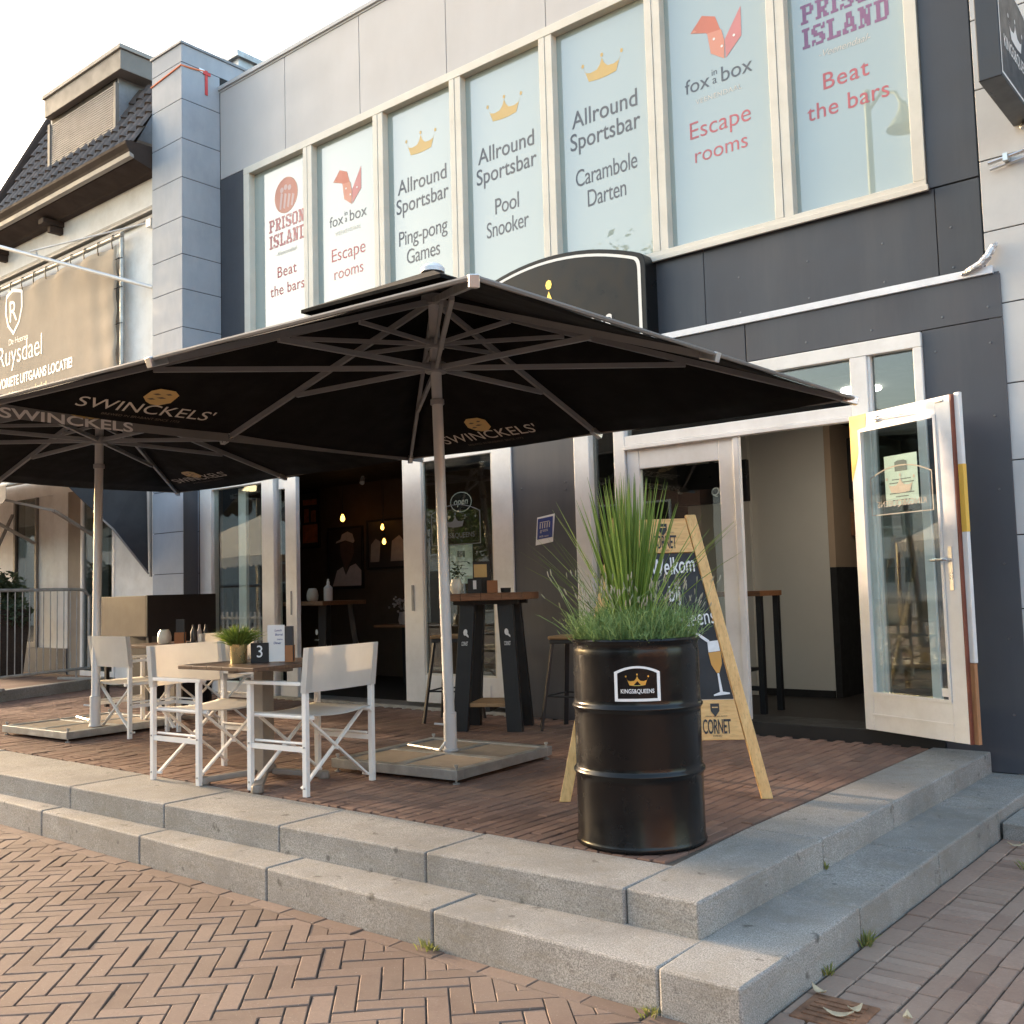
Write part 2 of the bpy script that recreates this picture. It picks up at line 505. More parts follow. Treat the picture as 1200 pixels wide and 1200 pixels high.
def build(mb, name, mat, parent=None, smooth=False, bevel=0.0, local=False, seg=2, solid=0.0):
    me = bpy.data.meshes.new(name)
    vs = mb.v
    if parent is not None and not local:
        inv = ORG[parent.name].inverted()
        vs = [inv @ Vector(p) for p in vs]
    me.from_pydata([tuple(p) for p in vs], [], mb.f)
    if any(abs(t - 0.5) > 1e-6 for t in mb.t):
        at = me.attributes.new("tint", 'FLOAT', 'POINT')
        at.data.foreach_set('value', mb.t)
    me.validate()
    if smooth:
        me.polygons.foreach_set('use_smooth', [True] * len(me.polygons))
        if smooth != 'all':
            me.set_sharp_from_angle(angle=rad(40))
    me.update()
    o = bpy.data.objects.new(name, me)
    COL.objects.link(o)
    me.materials.append(M[mat] if isinstance(mat, str) else mat)
    if parent is not None:
        o.parent = parent
        ORG[o.name] = ORG[parent.name]
    else:
        ORG[o.name] = Matrix.Identity(4)
    if solid:
        sm = o.modifiers.new("thickness", 'SOLIDIFY')
        sm.thickness = solid
        sm.offset = 0
    if bevel:
        bm_ = o.modifiers.new("bevel", 'BEVEL')
        bm_.width = bevel
        bm_.segments = seg
        bm_.limit_method = 'ANGLE'
        bm_.angle_limit = rad(35)
    return o


def fixn(o):
    b = bmesh.new()
    b.from_mesh(o.data)
    bmesh.ops.recalc_face_normals(b, faces=b.faces)
    b.to_mesh(o.data)
    b.free()
    return o


def tag(o, label, cat, group=None, kind=None):
    if label:
        o['label'] = label
    if cat:
        o['category'] = cat
    if group:
        o['group'] = group
    if kind:
        o['kind'] = kind
    return o


def thing(name, label, cat, loc=(0, 0, 0), rotz=0.0, group=None):
    o = bpy.data.objects.new(name, None)
    o.empty_display_size = 0.2
    COL.objects.link(o)
    o.location = loc
    o.rotation_euler = (0, 0, rotz)
    ORG[o.name] = Matrix.Translation(loc) @ Matrix.Rotation(rotz, 4, 'Z')
    return tag(o, label, cat, group)


def dup(root, loc, rotz, label, group=None):
    r = root.copy()
    COL.objects.link(r)
    r.location = loc
    r.rotation_euler = (0, 0, rotz)
    r['label'] = label
    if group:
        r['group'] = group
    for ch in list(root.children):
        c = ch.copy()
        COL.objects.link(c)
        c.parent = r
        for g in list(ch.children):
            d = g.copy()
            COL.objects.link(d)
            d.parent = c
    ORG[r.name] = Matrix.Translation(loc) @ Matrix.Rotation(rotz, 4, 'Z')
    return r


def struct(mb, name, mat, **k):
    o = build(mb, name, mat, **k)
    o['kind'] = 'structure'
    return o


# ---- lettering: 2-D outlines laid on a plane
_TC = {}


def text2d(txt, bold=0.0, shear=0.0, space=1.0, lines=1.0):
    key = (txt, bold, shear, space)
    if key in _TC:
        return _TC[key]
    cu = bpy.data.curves.new("t", 'FONT')
    cu.body = txt
    cu.size = 1.0
    cu.offset = bold
    cu.shear = shear
    cu.space_character = space
    cu.resolution_u = 6
    ob = bpy.data.objects.new("t", cu)
    COL.objects.link(ob)
    dg = bpy.context.evaluated_depsgraph_get()
    me = ob.evaluated_get(dg).to_mesh()
    vs = [(v.co.x, v.co.y) for v in me.vertices]
    fs = [tuple(p.vertices) for p in me.polygons]
    ob.evaluated_get(dg).to_mesh_clear()
    bpy.data.objects.remove(ob)
    bpy.data.curves.remove(cu)
    if bold > 0 and any(y > 1.3 or y < -0.7 for x, y in vs):
        return text2d(txt, max(0.0, bold - 0.004), shear, space)    # the font outline spikes at some weights
    _TC[key] = (vs, fs)
    return vs, fs


SLAB = {
    'P': ["1111110", "0110011", "0110011", "0111110", "0110000", "0110000", "1111000"],
    'R': ["1111110", "0110011", "0110011", "0111110", "0111100", "0110110", "1110111"],
    'I': ["1111", "0110", "0110", "0110", "0110", "0110", "1111"],
    'S': ["0111101", "1100011", "1110000", "0111110", "0000111", "1100011", "1011110"],
    'O': ["0111110", "1100011", "1100011", "1100011", "1100011", "1100011", "0111110"],
    'N': ["1110111", "0111010", "0111010", "0111110", "0101110", "0101110", "1110110"],
    'L': ["1111000", "0110000", "0110000", "0110000", "0110000", "0110011", "1111111"],
    'A': ["0011100", "0011100", "0010110", "0110110", "0111110", "1100011", "1110111"],
    'D': ["1111110", "0110011", "0110011", "0110011", "0110011", "0110011", "1111110"],
}


def slab2d(txt):
    vs, fs = [], []
    x = 0
    for ch in txt:
        g = SLAB[ch]
        w = len(g[0])
        for r, row in enumerate(g):
            k = 0
            while k < w:
                if row[k] == '1':
                    e = k
                    while e < w and row[e] == '1':
                        e += 1
                    b = len(vs)
                    y0, y1 = (6 - r) / 7, (7 - r) / 7
                    vs += [(x + k, y0), (x + e, y0), (x + e, y1), (x + k, y1)]
                    fs.append((b, b + 1, b + 2, b + 3))
                    k = e
                else:
                    k += 1
        x += w + 1
    W = x - 1
    vs = [(a / 10.0, c) for a, c in vs]
    return vs, fs


def lay(mb, vf, fn, width=None, height=None, align='C'):
    """scale 2-D outline to the width (and cap height), map with fn(x, y)->3-D"""
    vs, fs = vf
    xs = [p[0] for p in vs]
    x0, x1 = min(xs), max(xs)
    sx = width / (x1 - x0)
    sy = height if height else sx
    off = {'C': (x0 + x1) / 2, 'L': x0, 'R': x1}[align]
    mb.add([fn((x - off) * sx, y * sy) for x, y in vs], fs)
    return mb


def plane(o, r, u):
    o, r, u = Vector(o), Vector(r).normalized(), Vector(u).normalized()
    return lambda x, y: tuple(o + r * x + u * y)


CROWN = [(-.33, 0), (-.1, -.03), (.1, -.03), (.33, 0), (.45, .37), (.40, .24), (.28, .2), (.13, .22), (.05, .32), (0, .46), (-.05, .32), (-.13, .22), (-.28, .2), (-.40, .24), (-.45, .37)]


def crown(mb, fn, w, faded=False):
    pts = [p for p in CROWN if not (faded and p[0] > .2 and p[1] > .1)]
    mb.poly([fn(x * w, y * w * .85) for x, y in pts])
    for cx, cy in ((-.47, .37), (0, .45), (.47, .37))[:2 if faded else 3]:
        mb.poly([fn((cx + .035 * math.cos(a)) * w, (cy + .045 * math.sin(a)) * w) for a in [k * math.pi / 4 for k in range(8)]])


def ring2d(mb, fn, outer, inner):
    n = len(outer)
    vs = [fn(*p) for p in outer] + [fn(*p) for p in inner]
    mb.add(vs, [(i, (i + 1) % n, n + (i + 1) % n, n + i) for i in range(n)])


def arch_outline(w, h, rise, n=10):
    """badge outline: straight bottom and sides, arched top; origin at bottom centre"""
    pts = [(-w / 2, 0), (w / 2, 0), (w / 2, h - rise)]
    for i in range(1, n):
        t = i / n
        x = w / 2 - w * t
        pts.append((x, h - rise + rise * (1 - (2 * t - 1) ** 2)))
    pts.append((-w / 2, h - rise))
    return pts


def fine(pts, k=4):
    out = []
    for i, p in enumerate(pts):
        q = pts[(i + 1) % len(pts)]
        for j in range(k):
            out.append((p[0] + (q[0] - p[0]) * j / k, p[1] + (q[1] - p[1]) * j / k))
    return out


def disc(mb, fn, cx, cy, r, n=20, ry=None):
    ry = ry or r
    mb.poly([fn(cx + r * math.cos(2 * math.pi * k / n), cy + ry * math.sin(2 * math.pi * k / n)) for k in range(n)])

# ------------------------------------------------------------------ ground, paving and steps
STZ = -0.2875          # street level; the terrace is z = 0
LOWZ = -0.1375         # top of the lower step


def add_brick(mb, cx, cy, ang, L, W, z, rnd):
    g = 0.0022
    hl, hw, c = L / 2 - g, W / 2 - g, 0.0035
    ca, sa = math.cos(ang + rnd.gauss(0, 0.006)), math.sin(ang + rnd.gauss(0, 0.006))
    dz = rnd.gauss(0, 0.0014)
    tx, ty = rnd.gauss(0, 0.007), rnd.gauss(0, 0.007)
    vs = []
    for (a, b, zz) in ((hl - c, hw - c, 0), (hl, hw, -0.004), (hl, hw, -0.03)):
        for sx, sy in ((-1, -1), (1, -1), (1, 1), (-1, 1)):
            x, y = sx * a, sy * b
            j = rnd.uniform(-.0012, .0012)
            vs.append((cx + x * ca - y * sa + j, cy + x * sa + y * ca - j, z + dz + zz + (tx * x + ty * y)))
    mb.tint = min(1, max(0, rnd.gauss(0.5, 0.22)))
    if abs(mb.tint - .5) < 1e-4:
        mb.tint = .51
    mb.add(vs, [(0, 1, 2, 3), (0, 4, 5, 1), (1, 5, 6, 2), (2, 6, 7, 3), (3, 7, 4, 0),
                (4, 8, 9, 5), (5, 9, 10, 6), (6, 10, 11, 7), (7, 11, 8, 4)])


def upper_front(x):
    return -3.958 + 0.0295 * (min(-1.95, max(x, -7.6)) + 1.95)


def lower_front(x):
    return -4.284 - 0.0123 * (min(-1.62, max(x, -7.6)) + 1.62)


def clip_poly(q, a, b, c):
    """keep the part of polygon q where a*x + b*y <= c"""
    out = []
    for i, p in enumerate(q):
        n_ = q[(i + 1) % len(q)]
        dp, dn = a * p[0] + b * p[1] - c, a * n_[0] + b * n_[1] - c
        if dp <= 0:
            out.append(p)
        if dp * dn < 0:
            t = dp / (dp - dn)
            out.append((p[0] + (n_[0] - p[0]) * t, p[1] + (n_[1] - p[1]) * t))
    return out


def cut_brick(mb, q, z, rnd):
    """a brick sawn to the outline q"""
    n = len(q)
    ar = sum(q[i][0] * q[(i + 1) % n][1] - q[(i + 1) % n][0] * q[i][1] for i in range(n)) / 2
    if abs(ar) < 0.0012:
        return
    c = (sum(p[0] for p in q) / n, sum(p[1] for p in q) / n)
    dz = rnd.gauss(0, 0.0012)
    sh = lambda p, g: (p[0] + (c[0] - p[0]) * g / max(.02, math.hypot(p[0] - c[0], p[1] - c[1])), p[1] + (c[1] - p[1]) * g / max(.02, math.hypot(p[0] - c[0], p[1] - c[1])))
    vs = [(*sh(p, .007), z + dz) for p in q] + [(*sh(p, .003), z + dz - .004) for p in q] + [(*sh(p, .003), z - .03) for p in q]
    mb.tint = min(1, max(0, rnd.gauss(0.5, 0.22)))
    mb.add(vs, [tuple(range(n))] + [(i, n + i, n + (i + 1) % n, (i + 1) % n) for i in range(n)] + [(n + i, 2 * n + i, 2 * n + (i + 1) % n, n + (i + 1) % n) for i in range(n)])


rnd = random.Random(3)
# one ground sheet reaching the horizon
struct(MB().add([(-400, -400, STZ - .0095), (400, -400, STZ - .0095), (400, 400, STZ - .0095), (-400, 400, STZ - .0095)], [(0, 1, 2, 3)]), 'ground', 'sand')

# street: herringbone at 45 degrees, with a stretcher row along the kerb
mb = MB()
L, W = 0.249, 0.083
n3 = 3
c45 = math.cos(rad(45))


def herring(mb, x0, x1, y0, y1, ok):
    # herringbone cells (length = 3 widths): brick pairs on a lattice in rotated axes
    rng = int(max(x1 - x0, y1 - y0) / W) + 4
    cx0, cy0 = (x0 + x1) / 2, (y0 + y1) / 2
    for i in range(-rng, rng):
        for j in range(-rng, rng):
            k = (i - j) % (2 * n3)
            if k == 0:        # horizontal brick covering i..i+3
                u, v, a = (i + n3 / 2) * W, (j + 0.5) * W, 0
            elif k == 2 * n3 - 1:   # vertical brick covering j-2..j
                u, v, a = (i + 0.5) * W, (j + n3 / 2) * W, 90
            else:
                continue
            x = cx0 + (u - v) * c45
            y = cy0 + (u + v) * c45
            if not (x0 < x < x1 and y0 < y < y1):
                continue
            lim = lower_front(x) - 0.088
            if y < lim - .135:
                add_brick(mb, x, y, rad(45 + a), L, W, STZ, rnd)
            elif y < lim + .135:
                ca, sa = math.cos(rad(45 + a)), math.sin(rad(45 + a))
                q = [(x + sx * L / 2 * ca - sy * W / 2 * sa, y + sx * L / 2 * sa + sy * W / 2 * ca) for sx, sy in ((-1, -1), (1, -1), (1, 1), (-1, 1))]
                q = clip_poly(q, 0.0123, 1.0, lim + 0.0123 * x)
                if len(q) > 2:
                    cut_brick(mb, q, STZ, rnd)


herring(mb, -9.0, -1.55, -7.6, -3.8, None)
x = -1.72
while x > -9.2:
    add_brick(mb, x - 0.1225, lower_front(x) - 0.043, rad(0.7), 0.243, 0.084, STZ, rnd)
    x -= 0.246
struct(mb, 'street_paving', 'street_brick')
# far part of the street around the visible bricks (joint pattern only matters close by)
mb = MB()
zf = STZ - 0.0045
for (xa, xb, ya, yb) in ((-60, -9.0, -20, -3.8), (-9.0, 30, -20, -7.5), (3.2, 30, -7.5, 0.3)):
    mb.add([(xa, ya, zf), (xb, ya, zf), (xb, yb, zf), (xa, yb, zf)], [(0, 1, 2, 3)])
mb.tint = .48
struct(mb, 'street', 'street_brick')

# pavement on the right: stretcher row, soldier row, running bond along y
mb = MB()
y = -7.4
while y < 0.2:
    if y + 0.11 > -4.35 or True:
        add_brick(mb, -1.562, y + 0.105, rad(90), 0.208, 0.10, STZ, rnd)
    y += 0.211
y = -7.4
while y < 0.2:
    add_brick(mb, -1.405, y, 0, 0.205, 0.067, STZ, rnd)
    y += 0.070
col = 0
x = -1.258
while x < 3.2:
    y = -7.5 + (0.105 if col % 2 else 0)
    while y < 0.25:
        add_brick(mb, x, y, rad(90), 0.208, 0.0785, STZ, rnd)
        y += 0.211
    x += 0.0808
    col += 1
struct(mb, 'side_pavement', 'side_brick')

# terrace
struct(MB().box(-13.3, -2.25, -3.75, 0.02, -0.25, -0.012), 'terrace_base', 'sand')
mb = MB()
x = -2.375
col = 0
while x > -13.2:
    y = -3.46 + (0.1 if col % 2 else 0) + rnd.uniform(-.015, .015)
    while y < -0.06:
        y0 = y
        ln = 0.203
        add_brick(mb, x, y0, rad(90), ln, 0.0655, 0.0, rnd)
        y += 0.205
    # short closers at the kerb
    if col % 2:
        add_brick(mb, x, -3.515, rad(90), 0.095, 0.0655, 0.0, rnd)
    x -= 0.0675
    col += 1
struct(mb, 'terrace_paving', 'terrace_brick')


def stone(mb, q, z0, z1, rnd):
    """one kerb stone from its plan outline, slightly inset so that a joint stays open"""
    c = Vector((sum(p[0] for p in q) / 4, sum(p[1] for p in q) / 4))
    qq = []
    for p in q:
        d = Vector(p) - c
        l = d.length
        qq.append(c + d * ((l - 0.0035) / l))
    dz = rnd.uniform(-.002, .002)
    mb.hexa([(p.x, p.y, z0) for p in qq], (0, 0, z1 - z0 + dz))


mb = MB()
xs = [-1.953, -2.273, -3.32, -4.339, -5.357, -6.383, -7.40, -8.42, -9.44, -10.46, -11.48, -12.5, -13.5]
for a, b in zip(xs[:-1], xs[1:]):
    yi = -3.575 if a != xs[0] else -3.575
    if a == xs[0]:
        continue
    stone(mb, [(b, upper_front(b)), (a, upper_front(a)), (a, yi), (b, yi)], -0.2, 0.0, rnd)
ys = [-3.958, -2.808, -1.892, -0.821, -0.012]
mb2 = mb
for i, (a, b) in enumerate(zip(ys[:-1], ys[1:])):
    xi = -2.335
    xl = -2.273 if i == 0 else xi
    stone(mb, [(xl if i == 0 else xi, a), (-1.953, a), (-1.953, b), (xi, b)], -0.2, 0.0, rnd)
o = struct(mb, 'upper_step', 'granite', bevel=0.009)
mb = MB()
xs = [-1.934, -3.023, -4.147, -5.31, -6.48, -7.65, -8.8, -9.95, -11.1, -12.2, -13.5]
for a, b in zip(xs[:-1], xs[1:]):
    stone(mb, [(b, lower_front(b)), (a, lower_front(a)), (a, -3.90), (b, -3.90)], STZ - .05, LOWZ, rnd)
ys = [-4.284, -3.248, -2.243, -1.197, -0.2, 0.33]
for i, (a, b) in enumerate(zip(ys[:-1], ys[1:])):
    if i == 0:
        stone(mb, [(-1.934, a - .002), (-1.622, a), (-1.622, b), (-1.99, b)], STZ - .05, LOWZ, rnd)
    else:
        stone(mb, [(-1.99, a), (-1.622, a), (-1.622, b), (-1.99, b)], STZ - .05, LOWZ, rnd)
o = struct(mb, 'lower_step', 'granite', bevel=0.010)
mb = MB()
stone(mb, [(-1.612, -1.19), (-0.55, -1.19), (-0.55, -0.75), (-1.612, -0.75)], STZ - .05, -0.195, rnd)
stone(mb, [(-0.55, -1.19), (0.6, -1.19), (0.6, -0.75), (-0.55, -0.75)], STZ - .05, -0.195, rnd)
struct(mb, 'neighbour_step', 'granite', bevel=0.01)
struct(MB().box(-1.612, 0.6, -0.75, 0.33, STZ - .05, -0.205), 'entrance_slab', 'granite', bevel=0.006)

# the neighbour's raised terrace on the left
mb = MB()
mb.hexa([(-30, -2.2, -.2), (-12.50, -2.2, -.2), (-13.36, -.02, -.2), (-30, -.02, -.2)], (0, 0, 0.33))
struct(mb, 'neighbour_terrace', 'terrace_brick')
mb = MB()
mb.hexa([(-12.50, -2.2, -.2), (-12.36, -2.2, -.2), (-13.22, -.02, -.2), (-13.36, -.02, -.2)], (0, 0, 0.335))
struct(mb, 'neighbour_kerb', 'granite', bevel=0.01)

# manhole cover and a few fallen bits on the right
t = thing('drain_cover', 'small rusty drain cover set in the paving below the step corner', 'drain', (-1.46, -3.93, STZ))
build(MB().box(-.115, .115, -.115, .115, -.01, .006), 'frame', 'rust', t, local=True, bevel=.004)
mb = MB()
for k in range(5):
    mb.box(-.085, .085, -.08 + k * .036, -.062 + k * .036, .006, .010)
build(mb, 'cover', 'rust', t, local=True)
for k, (px, py, a, l) in enumerate(((-1.43, -3.97, .3, .10), (-1.56, -3.82, 2.6, .085), (-1.40, -3.90, 1.0, .06), (-1.24, -3.86, 1.9, .045), (-1.50, -1.35, .4, .09))):
    mb = MB()
    n = 7
    vs = []
    for i in range(n + 1):
        tt = i / n
        w = math.sin(math.pi * min(.98, max(.02, tt))) * .016
        x = (tt - .5) * l
        zc = .010 + .018 * (2 * tt - 1) ** 2
        vs += [(x, -w, zc + .004), (x, 0, zc), (x, w, zc + .005)]
    mb.add(vs, [(3 * i + j, 3 * i + j + 1, 3 * i + j + 4, 3 * i + j + 3) for i in range(n) for j in range(2)])
    o = build(mb, 'fallen_leaf', 'leaf_litter', None, smooth=True)
    o.location = (px, py, STZ)
    o.rotation_euler = (0, 0, a)
    o.modifiers.new("thickness", 'SOLIDIFY').thickness = .002
    tag(o, ['curled dry leaf lying on the rusty drain cover', 'long dry leaf beside the step corner next to the drain',
            'small dry leaf on the near edge of the drain cover', 'tiny dry leaf alone on the brick paving right of the drain',
            'dry leaf in the corner by the low neighbouring kerb'][k], 'leaf', 'fallen leaves on the paving')


def tuft(name, label, c, n, h, mat, spread, rnd, group=None):
    mb = MB()
    for k in range(n):
        a = rnd.uniform(0, 6.283)
        r0 = rnd.uniform(0, spread)
        b = Vector((c[0] + r0 * math.cos(a), c[1] + r0 * math.sin(a), c[2]))
        d = Vector((math.cos(a) * rnd.uniform(.1, .8), math.sin(a) * rnd.uniform(.1, .8), 1)).normalized()
        hh = h * rnd.uniform(.4, 1)
        s = d.cross(Vector((rnd.uniform(-1, 1), rnd.uniform(-1, 1), .1))).normalized() * .0022
        mb.tint = rnd.uniform(0, .99)
        m1 = b + d * hh * .55
        e = b + d * hh + Vector((d.x, d.y, -.3)) * hh * .25
        mb.add([b - s, b + s, m1 + s * 1.4, m1 - s * 1.4, e], [(0, 1, 2, 3), (3, 2, 4)])
    return tag(build(mb, name, mat), label, 'weed', group)


rw = random.Random(11)
G_W = 'weeds in the step joints'
tuft('weed_tuft', 'green weed tuft in the second joint of the lower step side', (-1.61, -3.25, STZ), 40, .085, 'weed', .025, rw, G_W)
tuft('weed_tuft', 'small weed at the foot of the lower step near the drain', (-1.61, -3.62, STZ), 26, .05, 'weed', .025, rw, G_W)
tuft('weed_tuft', 'low green weed at the foot of the lower step front joint', (-3.03, -4.28, STZ), 50, .05, 'weed', .05, rw, G_W)
tuft('weed_tuft', 'flat mossy weed at the lower step corner joint', (-1.96, -4.30, STZ), 40, .035, 'weed', .05, rw, G_W)
tuft('weed_tuft', 'tiny weed in the side joint of the upper step', (-1.945, -2.81, LOWZ), 14, .05, 'weed', .012, rw, G_W)
tuft('weed_tuft', 'yellow dry weed near the low neighbouring kerb', (-1.35, -1.75, STZ), 26, .07, 'weed', .05, rw, G_W)

# ------------------------------------------------------------------ the sports bar building
UY = 0.34              # upper wall plane; the ground floor front stands proud at y = 0
bar = thing('sports_bar_building', 'two storey sports bar with dark panels below and big lettered windows above', 'building', (-6.4, 0.34, 0))
MU = [-10.61, -9.43, -8.20, -7.02, -5.82, -4.61, -3.447, -2.246]
FT, WB, PAR = 6.62, 4.043, 7.90
XL, XR = -11.14, -1.887

# upper wall (thick, with the ribbon window left open), panels as real pieces with open joints
mb = MB()
mb.box(XL + .01, XR - .005, UY + .012, UY + .5, FT + .02, PAR - .03)
mb.box(XL + .01, XR - .005, UY + .012, UY + .5, 2.95, WB - .02)
mb.box(XL + .01, MU[0] + .03, UY + .012, UY + .5, WB - .02, FT + .02)
mb.box(MU[7] - .03, XR - .005, UY + .012, UY + .5, WB - .02, FT + .02)
build(mb, 'wall_core', 'seam', bar)
mb = MB()
xj = [XL, -9.78, -8.42, -7.06, -5.73, -4.38, -3.03, XR]
for a, b in zip(xj[:-1], xj[1:]):
    mb.box(a + .004, b - .004, UY, UY + .012, FT + .025, PAR - .05)
build(mb, 'light_panels', 'panel_light', bar, bevel=.002, seg=1)
mb = MB()
for a, b in zip([XL, -7.3, -4.123, -2.2], [-7.3, -4.123, -2.2, XR]):
    mb.box(a + .003, b - .003, UY, UY + .012, 3.0, WB - .006)
mb.box(XL + .003, MU[0] - .003, UY, UY + .012, WB + .003, FT + .018)
mb.box(MU[7] + .003, XR - .003, UY, UY + .012, WB + .006, FT + .018)
mb.box(MU[7] + .003, XR - .003, UY + .0, UY + .012, FT + .025, PAR - .05)
build(mb, 'dark_panels', 'panel_dark', bar, bevel=.002, seg=1)
mb = MB()
mb.box(XL - .01, XR + .01, UY - .035, UY + .52, PAR - .05, PAR)
mb.box(XL, XR, UY - .012, UY + .0, PAR - .075, PAR - .05)
build(mb, 'parapet_cap', 'panel_grey', bar, bevel=.004)
mb = MB()
for xx in (-3.8, -3.2, -2.6, -2.1):
    for zz in (3.42, 3.72):
        mb.lathe([(.009, 0), (.006, .004)], (0, 0, 0), 8)
        for i in range(len(mb.v) - 16, len(mb.v)):
            x_, y_, z_ = mb.v[i]
            mb.v[i] = (xx + x_, UY - z_, zz + y_)
build(mb, 'upper_screws', 'screw', bar)

# ribbon window frame
mb = MB()
FY0, FY1 = UY - .025, UY + .10
mb.box(MU[0], MU[7], FY0, FY1, FT - .075, FT + .015)
mb.box(MU[0], MU[7], FY0, FY1, WB, WB + .075)
mb.box(MU[0] - .02, MU[7] + .02, FY0 - .03, FY0 - .001, WB - .02, WB + .025)
mb.box(MU[0], MU[0] + .115, FY0 + .001, FY1, WB + .075, FT - .075)
mb.box(MU[7] - .095, MU[7], FY0 + .001, FY1, WB + .075, FT - .075)
for i in range(1, 7):
    mb.box(MU[i] + .005, MU[i] + .078, FY0 + .002, FY1, WB + .075, FT - .075)
    mb.box(MU[i] + .082, MU[i] + .162, FY0 + .006, FY1, WB + .075, FT - .075)
build(mb, 'window_frame', 'cream_frame', bar, bevel=.004)
GLY = UY + .065
PL = GLY - .0018


def wp(xc, z):
    return plane((xc, PL, z), (1, 0, 0), (0, 0, 1))


for i in range(7):
    gx0 = MU[i] + (.115 if i == 0 else .162)
    gx1 = MU[i + 1] + (-.095 if i == 6 else .005)
    g = build(MB().box(gx0 - .003, gx1 + .003, GLY, GLY + .02, WB + .072, FT - .072), 'window', 'film', bar)
    xc = (gx0 + gx1) / 2
    kind = 'pfaaafp'[i]
    if kind == 'p':
        xc += .10 if i == 0 else -.02
        mb = MB()
        disc(mb, wp(xc, 6.11), 0, 0, .225, 28)
        build(mb, 'emblem', 'print_orange_pale' if i == 0 else 'print_orange', g)
        mb = MB()
        f = plane((xc, PL - .0015, 6.11), (1, 0, 0), (0, 0, 1))
        for k in range(4):
            a = -.13 + k * .075
            mb.poly([f(a, -.15), f(a + .03, -.17), f(a + .07, .03 - k * .02), f(a + .03, .05 - k * .02)])
        for k in range(3):
            disc(mb, f, -.08 + k * .075, .10 - abs(k - 1) * .02, .035, 10)
        build(mb, 'emblem_detail', 'print_pink', g)
        mb = MB()
        lay(mb, slab2d('PRISON'), wp(xc, 5.70), .69, .16)
        lay(mb, slab2d('ISLAND'), wp(xc + .01, 5.49), .70, .17)
        build(mb, 'lettering', 'print_rose' if i == 0 else 'print_plum', g)
        mb = MB()
        lay(mb, text2d('-Veenendaal-', 0, .35), wp(xc, 5.375), .42)
        build(mb, 'small_lettering', 'print_tan', g)
        mb = MB()
        lay(mb, text2d('Beat', .004, 0, 1.1), wp(xc, 5.10), .37)
        lay(mb, text2d('the bars', .004, 0, 1.05), wp(xc, 4.88), .66)
        build(mb, 'slogan', 'print_red', g)
    elif kind == 'f':
        f0_ = lambda d: (lambda x, y: (xc + x * .9, PL - d, 5.90 + y * .9))
        f = f0_(0)
        mb = MB()
        mb.poly([f(-.27, .13), f(-.14, .26), f(.0, .20), f(.05, .05), f(-.05, -.02), f(-.10, .07)])
        build(mb, 'emblem', 'print_orange', g)
        f = f0_(.0016)
        mb = MB()
        mb.poly([f(-.09, .06), f(.06, .05), f(.09, -.08), f(.08, -.25), f(-.06, -.15)])
        mb.poly([f(-.26, .12), f(-.20, .12), f(-.23, .15)])
        build(mb, 'emblem_side', 'print_orange_pale', g)
        f = f0_(.0008)
        mb = MB()
        mb.poly([f(.095, -.06), f(.27, .20), f(.265, -.09), f(.095, -.25)])
        build(mb, 'emblem_ear', 'print_rose', g)
        mb = MB()
        f2 = f0_(.003)
        for px, pz in ((-.02, -.02), (.06, -.12), (.19, -.06)):
            disc(mb, f2, px, pz, .014, 8)
        build(mb, 'emblem_spots', 'print_white', g)
        mb = MB()
        lay(mb, text2d('fox', 0), wp(xc - .20, 5.48), .24)
        lay(mb, text2d('box', 0), wp(xc + .18, 5.48), .29)
        lay(mb, text2d('in', 0), wp(xc - .03, 5.565), .05)
        lay(mb, text2d('a', 0), wp(xc - .03, 5.49), .04)
        build(mb, 'lettering', 'print_grey', g)
        mb = MB()
        lay(mb, text2d('VEENENDAAL', 0, 0, 1.15), wp(xc, 5.36), .44)
        build(mb, 'small_lettering', 'print_tan', g)
        mb = MB()
        lay(mb, text2d('Escape', -.004), wp(xc, 5.06), .58)
        lay(mb, text2d('rooms', -.004), wp(xc, 4.84), .50)
        build(mb, 'slogan', 'print_red', g)
    else:
        mb = MB()
        crown(mb, wp(xc, 5.96), .47)
        build(mb, 'emblem', 'print_gold', g)
        mb = MB()
        lay(mb, text2d('Allround', .006), wp(xc, 5.56), .74, .165 / .70)
        lay(mb, text2d('Sportsbar', .006), wp(xc, 5.345), .79, .165 / .70)
        build(mb, 'lettering', 'print_grey', g)
        mb = MB()
        a, b, wa, wb_ = {2: ('Ping-pong', 'Games', .73, .50), 3: ('Pool', 'Snooker', .31, .55), 4: ('Carambole', 'Darten', .69, .43)}[i]
        lay(mb, text2d(a, 0, 0, .95), wp(xc, 4.98), wa, .165 / .70)
        lay(mb, text2d(b, 0, 0, .95), wp(xc, 4.755), wb_, .165 / .70)
        build(mb, 'slogan', 'print_grey', g)
# room behind the film so the windows are not see-through boxes
build(MB().box(MU[0], MU[7], UY + .11, UY + .49, WB, FT), 'window_backing', 'seam', bar)

# ledge between the floors, ground-floor front
LZ = 3.275
mb = MB()
mb.box(XL, -1.72, .012, UY + .02, 3.18, 3.235)
build(mb, 'ledge', 'panel_dark', bar)
mb = MB()
mb.box(-9.5, -1.752, -.022, .010, 3.222, LZ)
build(mb, 'ledge_trim', 'trim_white', bar, bevel=.003)
mb = MB()
pts = [(-1.95, -.03, 3.25), (-1.88, -.05, 3.268), (-1.82, -.045, 3.29), (-1.77, -.04, 3.335), (-1.735, -.03, 3.40), (-1.715, -.01, 3.42)]
mb.tube(pts, [.012, .022, .028, .030, .024, .012], 9)
build(mb, 'foil_wrap', 'foil', bar)
